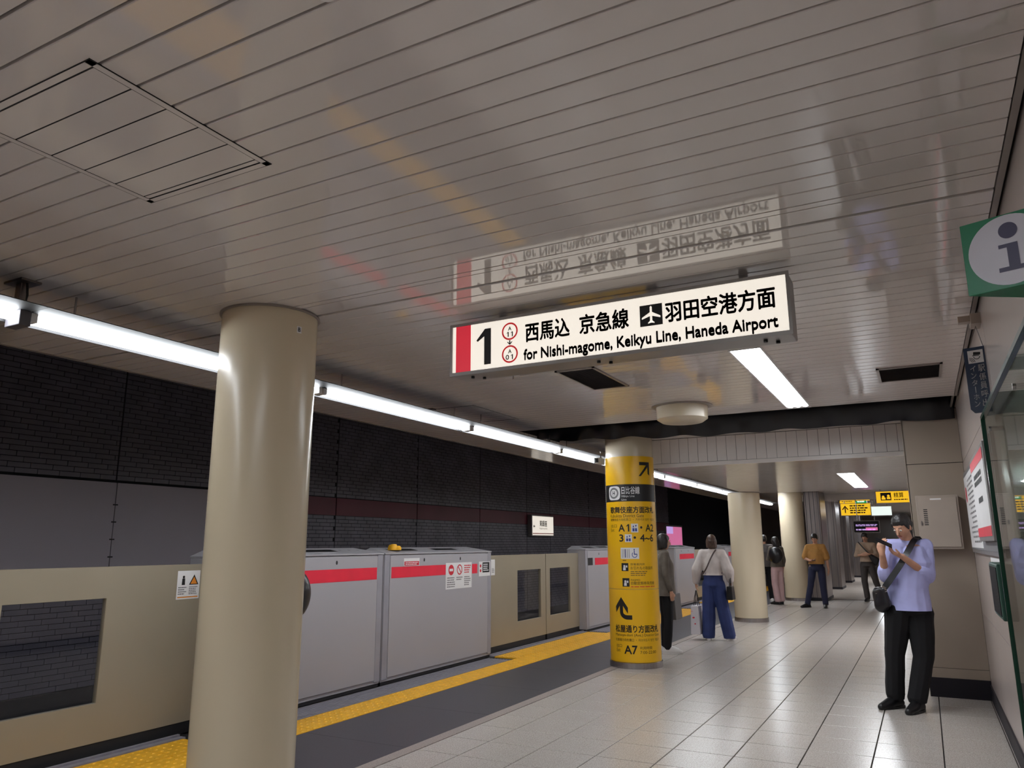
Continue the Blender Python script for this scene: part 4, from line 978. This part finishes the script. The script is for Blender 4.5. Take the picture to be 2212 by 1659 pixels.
def hand(B, wrist, d, n, scale=1.0, curl=0.35, thumb=1):
    d = Vector(d).normalized(); n = Vector(n); n = (n - d * n.dot(d)).normalized(); s_ = d.cross(n)
    w0 = Vector(wrist); k = scale
    B.hull(sph(w0, 0.024 * k) + sph(w0 + d * 0.075 * k + s_ * 0.026 * k, 0.013 * k) + sph(w0 + d * 0.078 * k - s_ * 0.026 * k, 0.013 * k) + sph(w0 + d * 0.03 * k + s_ * 0.028 * k, 0.014 * k))
    for i, (o, L) in enumerate(((-0.029, 0.060), (-0.010, 0.074), (0.0095, 0.070), (0.028, 0.055))):
        b = w0 + d * 0.078 * k + s_ * (o * k); a1 = curl; a2 = curl * 2.2
        m1 = b + (d * math.cos(a1) + n * math.sin(a1)) * (L * 0.55 * k); e = m1 + (d * math.cos(a2) + n * math.sin(a2)) * (L * 0.5 * k)
        B.chain([b, m1, e], [0.0092 * k, 0.0083 * k, 0.007 * k])
    b = w0 + d * 0.025 * k - s_ * (0.026 * thumb * k); m1 = b + (d * 0.7 - s_ * thumb * 0.6 + n * 0.4).normalized() * 0.04 * k; e = m1 + (d * 0.85 - s_ * thumb * 0.1 + n * 0.4).normalized() * 0.032 * k
    B.chain([b, m1, e], [0.013 * k, 0.0105 * k, 0.008 * k])

def person(label, loc, th, H, J, top, bottom, shoe, hair, vox=0.009, face=(0, -1, -0.1), torso_rot=0.0, female=False, cat_group=None, sole=None):
    """J overrides joints; local frame: x to the person's left, front = -y"""
    k = H / 1.70; ca_, sa = math.cos(th), math.sin(th)
    base = Vector(loc)
    root = empty('person', loc, label, 'person')
    def T(p): p = Vector(p) * k; return base + Vector((p.x * ca_ - p.y * sa, p.x * sa + p.y * ca_, p.z))
    def Dn(p): p = Vector(p); return Vector((p.x * ca_ - p.y * sa, p.x * sa + p.y * ca_, p.z))
    j = dict(pel=(0, 0, .93), waist=(0, 0, 1.04), chest=(0, 0, 1.25), neck=(0, .01, 1.42), head=(0, -.015, 1.56),
             hipL=(.085, 0, .90), hipR=(-.085, 0, .90), kneeL=(.095, -.01, .49), kneeR=(-.095, -.01, .49), ankL=(.10, .02, .085), ankR=(-.10, .02, .085),
             toeL=(.12, -.15, .03), toeR=(-.12, -.15, .03), shL=(.17, .01, 1.385), shR=(-.17, .01, 1.385), elL=(.225, .03, 1.10), elR=(-.225, .03, 1.10),
             wrL=(.235, -.04, .86), wrR=(-.235, -.04, .86), hdL=(0, -.15, -1), hdR=(0, -.15, -1), hnL=(-1, 0, 0), hnR=(1, 0, 0))
    j.update(J)
    P = {a: T(b) for a, b in j.items() if a[:2] not in ('hd', 'hn', 'cu')}
    rt_ = th + torso_rot
    sw = 0.92 if female else 1.0
    # body
    B = Blob()
    B.loft([(P['pel'], .145 * k, .10 * k, rt_), (P['waist'], .125 * k * sw, .09 * k, rt_), (P['chest'], .15 * k * sw, .105 * k, rt_), ((P['shL'] + P['shR']) / 2, .12 * k * sw, .075 * k, rt_)])
    for s_ in 'LR':
        B.chain([P['sh' + s_], P['el' + s_], P['wr' + s_]], [.05 * k * sw, .039 * k * sw, .026 * k])
        hand(B, P['wr' + s_], Dn(j['hd' + s_]), Dn(j['hn' + s_]), k * (0.92 if female else 1.0), j.get('curl', 0.35), 1 if s_ == 'L' else -1)
        B.chain([P['hip' + s_], P['knee' + s_], P['ank' + s_]], [.082 * k, .058 * k, .036 * k])
        B.cap(P['ank' + s_], P['toe' + s_], .036 * k, .024 * k)
        B.cap(P['chest'] + (P['sh' + s_] - P['chest']) * 0.55, P['sh' + s_], .075 * k, .052 * k)
    # head
    fwd = Dn(Vector(face).normalized()); side = fwd.cross(Vector((0, 0, 1))).normalized(); hu = side.cross(fwd)
    hc = P['head']; q = 0.95 * k
    def Hd(x, y, z): return hc + side * (x * q) + fwd * (-y * q) + hu * (z * q)
    def HE(x, y, z, a, b, c, n=12, m=8):
        pts = []
        for jj in range(m + 1):
            t = PI * jj / m
            for i in range(n):
                an = 2 * PI * i / n; pts.append(Hd(x + a * math.sin(t) * math.cos(an), y + b * math.sin(t) * math.sin(an), z + c * math.cos(t)))
        return pts
    B.hull(HE(0, .012, .035, .074, .094, .088)); B.hull(HE(0, -.005, .0, .068, .085, .07) + HE(0, -.035, -.085, .03, .035, .022))
    B.hull(HE(0, -.088, .018, .008, .008, .01) + HE(0, -.104, -.024, .014, .012, .008))
    for sx in (-1, 1): B.hull(HE(sx * .074, .012, -.005, .009, .018, .028))
    B.cap(P['neck'], Hd(0, .015, -.06), .055 * k, .048 * k)
    body = B.build('body', 'skin', root, vox, 3)
    for sx in (-1, 1):
        ey = Blob().hull(HE(sx * .030, -.083, .010, .012, .008, .007)).build('eye', 'eye', body, 0.004 if vox < .006 else 0.006, 1)
        Blob().hull(HE(sx * .030, -.0905, .010, .006, .004, .006)).build('iris', 'iris', body, 0.003, 1)
        Blob().hull(HE(sx * .018, -.090, .034, .005, .005, .004) + HE(sx * .042, -.083, .036, .005, .005, .004)).build('eyebrow', hair[0], body, 0.003, 1)
    Blob().hull(HE(-.018, -.080, -.050, .006, .006, .005) + HE(.018, -.080, -.050, .006, .006, .005) + HE(0, -.088, -.050, .008, .006, .007)).build('lips', 'lip', body, 0.004, 1)
    hb_ = Blob(); hb_.hull(HE(0, .020, .060, .081, .100, .080)); hb_.hull(HE(0, .045, .02, .082, .075, .075) + HE(0, .06, -.03, .06, .045, .03))
    for sx in (-1, 1): hb_.hull(HE(sx * .066, -.01, .045, .016, .04, .03) + HE(sx * .070, -.012, .0, .008, .014, .012))
    if hair[1] == 'long':
        hb_.hull(HE(0, .055, .0, .086, .06, .06) + HE(0, .075, -.13, .075, .04, .03)); 
        for sx in (-1, 1): hb_.hull(HE(sx * .07, .01, .03, .02, .05, .03) + HE(sx * .075, .02, -.12, .016, .035, .03))
    if hair[1] == 'bob':
        hb_.hull(HE(0, .045, .0, .09, .06, .06) + HE(0, .055, -.09, .08, .045, .03))
        for sx in (-1, 1): hb_.hull(HE(sx * .072, .0, .03, .02, .05, .03) + HE(sx * .078, .0, -.07, .016, .04, .03))
    hb_.build('hair', hair[0], root, vox * 0.9, 2, 0.003, 40)
    # top
    tm_, hem, loose, sleeve, sl_r, cuff = top
    S_ = Blob(); L_ = loose
    mid = (P['shL'] + P['shR']) / 2
    hemp = P['pel'].copy(); hemp.z = base.z + (hem - .03) * k
    if hem > j['pel'][2]: hemp = P['pel'].lerp(P['waist'], min(1, (hem - j['pel'][2]) / 0.11)); hemp.z = base.z + (hem - .03) * k
    S_.loft([(hemp, (.166 + L_) * k, (.126 + L_) * k, rt_), (P['waist'] + Vector((0, 0, .02)), (.142 + L_) * k * sw, (.108 + L_) * k, rt_), (P['chest'], (.165 + L_ * .8) * k * sw, (.120 + L_ * .6) * k, rt_), (mid + Vector((0, 0, -.01 * k)), (.13) * k * sw, .085 * k, rt_)])
    S_.cap(mid, P['neck'] + Vector((0, 0, .0)), .075 * k, .062 * k)
    for s_ in 'LR':
        sh, e, w_ = P['sh' + s_], P['el' + s_], P['wr' + s_]
        S_.cap(P['chest'] + (sh - P['chest']) * 0.55, sh, .088 * k, .064 * k)
        S_.cap(P['neck'] - Vector((0, 0, .035 * k)), sh, .070 * k, .066 * k)
        if sleeve <= 1: S_.cap(sh, sh.lerp(e, sleeve), .066 * k, sl_r * k)
        else: S_.chain([sh, e, e.lerp(w_, sleeve - 1)], [.064 * k, sl_r * k, cuff * k])
    S_.build('top', tm_, root, vox * 1.1, 5, 0.006 + 0.12 * L_, 11.0, base.z + hem * k, (hemp.x, hemp.y, (.175 + L_) * k))
    # trousers
    bm_, waistz, rth, rkn, rhm, hemz = bottom
    Tn = Blob()
    wv = P['pel'].copy(); wv.z = base.z + waistz * k
    Tn.loft([(wv, .154 * k, .117 * k, rt_), (P['pel'], (.150 + (rth - .09) * .5) * k, (.112 + (rth - .09) * .3) * k, rt_), (P['pel'] - Vector((0, 0, .07 * k)), (.155 + (rth - .09) * .6) * k, .12 * k, rt_)])
    for s_ in 'LR':
        a = P['ank' + s_].copy(); a.z = base.z + (hemz + rhm * 0.5) * k
        Tn.chain([P['hip' + s_] - Vector((0, 0, .02)), P['knee' + s_], a], [rth * k, rkn * k, rhm * k])
    Tn.build('trousers', bm_, root, vox * 1.1, 4, 0.006, 8.0, base.z + hemz * k)
    for s_ in 'LR':
        a, t = P['ank' + s_], P['toe' + s_]; d = (t - a); d.z = 0; d.normalize(); h0 = Vector((a.x, a.y, base.z)) - d * .045 * k
        sd_ = Vector((-d.y, d.x, 0))
        sb = Blob(); sb.hull(sph(h0 + Vector((0, 0, .04 * k)), .042 * k) + sph(h0 + d * .14 * k + Vector((0, 0, .035 * k)), .047 * k) + sph(h0 + d * .235 * k + Vector((0, 0, .022 * k)), .032 * k) + sph(h0 + d * .03 * k + Vector((0, 0, .085 * k)), .043 * k))
        so = sb.build('shoe', shoe, root, vox, 2, 0, 1, base.z + 0.002)
        pts = []
        for i in range(20):
            an = 2 * PI * i / 20; pts.append(h0 + d * ((.095 + .155 * math.cos(an)) * k) + sd_ * (.047 * math.sin(an) * k))
        MB().add([(p.x, p.y, base.z + 0.001) for p in pts] + [(p.x, p.y, base.z + .022 * k) for p in pts], [tuple(range(19, -1, -1)), tuple(range(20, 40))] + [(i, (i + 1) % 20, 20 + (i + 1) % 20, 20 + i) for i in range(20)]).obj('sole', sole or shoe, so)
    return root, P, T

def ribbon(pts, width, t, name, m, parent, nrm=None, wdir=Vector((0, 0, 1)), smooth=True, label=None, cat=None):
    pts = [Vector(p) for p in pts]
    # resample
    for _ in range(3):
        q = [pts[0]]
        for a, b in zip(pts[:-1], pts[1:]): q += [a * .75 + b * .25, a * .25 + b * .75]
        q.append(pts[-1]); pts = q
    v, f = [], []
    for i, p in enumerate(pts):
        d = (pts[min(i + 1, len(pts) - 1)] - pts[max(0, i - 1)]).normalized()
        s_ = (nrm[0] if nrm else Vector((0, -1, 0))).cross(d).normalized() * (width / 2); n = d.cross(s_).normalized() * (t / 2)
        v += [p - s_ - n, p + s_ - n, p + s_ + n, p - s_ + n]
    for i in range(len(pts) - 1):
        for a in range(4): f.append((i * 4 + a, i * 4 + (a + 1) % 4, i * 4 + 4 + (a + 1) % 4, i * 4 + 4 + a))
    f += [(3, 2, 1, 0), tuple(len(v) - 4 + a for a in range(4))]
    return MB().add(v, f).obj(name, m, parent)

# man in the pale blue shirt, looking at his telephone
BX, BY = -0.19, 7.87
man, P, T = person('standing man in pale blue shirt and wide black trousers looking at a phone', (BX, BY, 0), 0.0, 1.70,
    dict(pel=(0.0, 0, .90), waist=(.01, 0, 1.02), chest=(.045, .01, 1.26), neck=(.055, .0, 1.43), head=(.02, -.055, 1.565),
         shL=(.195, .05, 1.405), shR=(-.105, -.05, 1.405), elL=(.185, -.02, 1.145), wrL=(.0, -.24, 1.315), elR=(-.155, -.10, 1.145), wrR=(-.155, -.27, 1.335),
         hdL=(-.85, -.3, .42), hnL=(-.2, -.1, .9), hdR=(.02, -.2, 1), hnR=(.5, .8, .1),
         hipL=(.085, .02, .84), hipR=(-.085, -.02, .84), kneeL=(.078, -.02, .45), kneeR=(-.15, .0, .45), ankL=(-.005, -.07, .085), ankR=(-.18, .03, .085), toeL=(-.06, -.20, .03), toeR=(-.27, -.09, .03), curl=0.5),
    ('shirt_blue', .845, .028, 1.18, .066, .060), ('trouser_black', .96, .118, .084, .080, .075), 'shoe_black', ('hair', 'short'), 0.005, (-.42, -.80, -.42), -0.32)
for s_ in 'LR':       # rolled cuffs
    e, w_ = P['el' + s_], P['wr' + s_]; a = e.lerp(w_, 0.10); b = e.lerp(w_, 0.26)
    Blob().cap(a, b, .066, .058).build('rolled_cuff', 'shirt_blue', man, 0.006, 2, 0.003, 20)
phn = empty('phone', (BX - .135, BY - .36, 1.42), 'dark smartphone held by the man in blue', 'phone')
pc = Vector((BX - .130, BY - .330, 1.435)); ud = Vector((.80, .20, -.42)).normalized(); wd_ = Vector((-.1, .75, .45)); wd_ = (wd_ - ud * wd_.dot(ud)).normalized(); nn = ud.cross(wd_)
vv = [pc + ud * (a * .070) + wd_ * (b * .034) + nn * (c * .004) for a in (-1, 1) for b in (-1, 1) for c in (-1, 1)]
MB().add(vv, [(0, 1, 3, 2), (4, 6, 7, 5), (0, 4, 5, 1), (2, 3, 7, 6), (0, 2, 6, 4), (1, 5, 7, 3)]).obj('case', 'leather', phn, bevel=0.004)
# shoulder bag of the man
sb_ = empty('shoulder_bag', (BX - .20, BY - .12, .95), 'black crossbody bag with wide strap on the man in blue', 'bag')
ribbon([(BX + .19, BY + .13, 1.30), (BX + .15, BY + .06, 1.47), (BX + .115, BY - .045, 1.475), (BX + .05, BY - .16, 1.36), (BX - .03, BY - .185, 1.23), (BX - .11, BY - .185, 1.12), (BX - .17, BY - .17, 1.04)], .052, .005, 'strap', 'leather', sb_, [Vector((-.25, -1, .25))])
ribbon([(BX - .165, BY - .172, 1.05), (BX - .185, BY - .165, 1.02)], .04, .008, 'strap_ring', 'steel', sb_, [Vector((-.25, -1, 0))])
Blob().hull(sph((BX - .18, BY - .15, 1.02), .03) + sph((BX - .235, BY - .06, .99), .05) + sph((BX - .21, BY - .10, .88), .06) + sph((BX - .16, BY - .15, .90), .035)).build('pouch', 'leather', sb_, .006, 4, 0.004, 14)
MB().tube([(BX - .25, BY - .12, .985), (BX - .20, BY - .165, 1.0), (BX - .15, BY - .18, 1.01)], .003, 6).obj('zip', 'steel', sb_)

# woman in cream blouse and blue jeans seen from behind
wo, P, T = person('woman in cream puff sleeve blouse and wide blue jeans seen from behind', (-2.93, 12.0, 0), PI + 0.12, 1.58,
    dict(shL=(.165, .01, 1.385), shR=(-.165, .01, 1.385), elL=(.25, .03, 1.12), elR=(-.25, .03, 1.12), wrL=(.29, -.03, .90), wrR=(-.27, -.06, .93), kneeL=(.10, -.01, .49), ankL=(.12, .02, .085), kneeR=(-.13, -.02, .49), ankR=(-.20, -.02, .085), toeL=(.14, -.15, .03), toeR=(-.27, -.17, .03)),
    ('blouse', 1.03, .022, 1.86, .092, .06), ('denim', 1.08, .105, .108, .105, .035), 'sneaker', ('hair_brown', 'bob'), 0.008, (0.35, -1, -0.05), 0.0, True)
hL = P['wrL']; hR = P['wrR']
ribbon([P['shR'] + Vector((-.07, .10, .03)), P['shR'] + Vector((-.07, -.06, .07)), P['chest'] + Vector((.02, -.155, .06)), P['waist'] + Vector((-.07, -.165, .06)), P['waist'] + Vector((-.16, -.08, .0))], .022, .004, 'bag_strap', 'strap_brown', wo, [Vector((0, -1, 0))])
pb = empty('paper_bag', (-3.215, 12.0, .07), 'white paper shopping bag in the hand of the woman in jeans', 'bag')
bx_, by_ = -3.205, 11.99
MB().frustum((bx_ - .075, by_ - .14, bx_ + .075, by_ + .14), .085, (bx_ - .055, by_ - .14, bx_ + .055, by_ + .14), .50).obj('bag', 'bag_white', pb, bevel=0.004)
for s_ in (-1, 1): MB().tube([(bx_ + s_ * .03, by_ - .05, .48), (bx_ + s_ * .02, by_ - .03, .62), (bx_ + s_ * .005, by_, .72), (bx_ + s_ * .02, by_ + .03, .62), (bx_ + s_ * .03, by_ + .05, .48)], .006, 6).obj('handle', 'leather', pb)
poly(discp(0, .33, .018, .012) + discp(0.02, .24, .012, .010) + rectp(-.04, .42, -.01, .425), lambda a, b: (bx_ - .02 + a, by_ - .1425, b), 'printred', pb, 'red_mark')
hbg = empty('handbag', (-2.66, 11.93, .6), 'small black handbag at the right hip of the woman in jeans', 'bag')
MB().frustum((-2.72, 11.86, -2.62, 12.06), .60, (-2.71, 11.88, -2.63, 12.04), .80).obj('pouch', 'leather', hbg, bevel=0.012)
MB().tube([(-2.67, 11.90, .79), (-2.665, 11.91, .90), (-2.66, 11.97, .92), (-2.67, 12.02, .79)], .007, 6).obj('handle', 'leather', hbg)

# person half hidden by the yellow column
hp, P, T = person('person in grey brown cardigan half hidden by the yellow sign column', (-3.19, 10.35, 0), PI / 2 + 0.5, 1.58, dict(elL=(.21, .02, 1.1), wrL=(.20, -.05, .88)),
    ('olive', .80, .025, 1.85, .055, .04), ('trouser_black', 1.0, .092, .072, .062, .06), 'sneaker', ('hair', 'bob'), 0.009, (0, -1, -0.1), 0.0, True)
tg = empty('tote_bag', (-3.12, 10.52, .42), 'grey tote bag hanging beside the yellow sign column', 'bag')
MB().frustum((-3.17, 10.42, -3.07, 10.72), .42, (-3.15, 10.42, -3.09, 10.72), .76).obj('bag', 'tote', tg, bevel=0.01)
MB().tube([(-3.12, 10.48, .75), (-3.13, 10.50, .83), (-3.13, 10.56, .83), (-3.12, 10.60, .75)], .008, 6).obj('handle', 'tote', tg)

# people farther away
p2, P, T = person('person in pink trousers beside the third column', (-3.22, 19.55, 0), PI + 0.9, 1.60, dict(elL=(.20, -.08, 1.12), wrL=(.10, -.22, 1.12), hdL=(-.9, -.4, .1), ankL=(.07, .03, .085), ankR=(-.07, 0, .085)),
    ('olive', .93, .02, 1.6, .052, .04), ('pink', 1.0, .092, .085, .085, .07), 'shoe_black', ('hair', 'long'), 0.011, (0, -1, -0.25), 0, True)
bp = empty('rucksack', (-3.2, 19.35, 1.0), 'black bag worn by the person in pink trousers', 'bag')
Blob().hull(ell((-3.19, 19.35, 1.16), .17, .11, .19, 0, 24, 14)).build('pack', 'leather', bp, .012, 3)
p3, P, T = person('person in dark clothes standing behind the third column', (-3.62, 20.3, 0), PI + 0.4, 1.66, {}, ('charcoal', .88, .02, 1.5, .052, .04), ('trouser_black', 1.0, .09, .07, .06, .06), 'sneaker', ('hair', 'short'), 0.012, (0, -1, -0.1))
p4, P, T = person('man in mustard tee shirt and navy jeans holding a phone', (-2.24, 18.95, 0), 0.05, 1.66,
    dict(elR=(-.25, .0, 1.12), wrR=(-.12, -.22, 1.07), hdR=(.9, -.3, .1), hnR=(0, 0, 1), wrL=(.25, -.02, .86), kneeR=(-.17, -.02, .49), ankR=(-.27, .0, .085), toeR=(-.38, -.13, .03), hipR=(-.10, 0, .9), kneeL=(.10, 0, .49), ankL=(.12, .02, .085)),
    ('mustard', .99, .03, .85, .085, 0), ('navy_denim', 1.03, .094, .074, .068, .06), 'shoe_black', ('hair', 'short'), 0.010, (-.15, -1, -.4))
ph3 = empty('phone', (-2.30, 18.7, 1.02), 'small phone held by the man in mustard', 'phone')
MB().box(-2.30, 18.66, 1.035, -2.22, 18.70, 1.05).obj('case', 'leather', ph3, bevel=0.003)
p5, P, T = person('man in taupe shirt and charcoal trousers walking at the far end', (-1.34, 21.55, 0), -0.2, 1.70,
    dict(kneeR=(-.09, -.06, .49), ankR=(-.06, -.06, .085), toeR=(-.06, -.22, .03), kneeL=(.15, .02, .49), ankL=(.26, .10, .085), toeL=(.28, -.06, .03), elR=(-.24, -.02, 1.12), wrR=(-.08, -.2, 1.14), hdR=(1, -.2, 0), elL=(.24, .02, 1.12), wrL=(.1, -.2, 1.16), hdL=(-1, -.2, 0)),
    ('taupe', .97, .02, 1.4, .058, .045), ('charcoal', 1.02, .095, .078, .068, .06), 'shoe_black', ('hair', 'short'), 0.011, (0, -1, -.3))
sl = empty('sling_bag', (-1.18, 21.45, 1.0), 'black sling bag on the man in taupe', 'bag')
Blob().hull(sph((-1.24, 21.38, 1.12), .05) + sph((-1.10, 21.40, 1.02), .06) + sph((-1.14, 21.40, .92), .05)).build('pouch', 'leather', sl, .012, 3)
ribbon([(-1.50, 21.42, 1.46), (-1.38, 21.36, 1.30), (-1.24, 21.36, 1.13)], .03, .005, 'strap', 'leather', sl, [Vector((0, -1, 0))])
# person hidden by the near column, only the rucksack shows
p6, P, T = person('person almost wholly hidden behind the thick near column', (-4.60, 4.62, 0), -PI / 2 + 0.3, 1.62, {}, ('charcoal', .86, .02, 1.85, .055, .04), ('trouser_black', 1.0, .092, .075, .065, .06), 'shoe_black', ('hair', 'short'), 0.010, (0, -1, -0.1))
b6 = empty('rucksack', (-4.36, 4.62, .85), 'black rucksack edge showing right of the thick near column', 'bag')
Blob().hull(ell((-4.465, 4.62, 1.05), .125, .17, .205, 0, 28, 16)).build('pack', 'leather', b6, .010, 3)
bpy.data.scenes.remove(TMP)
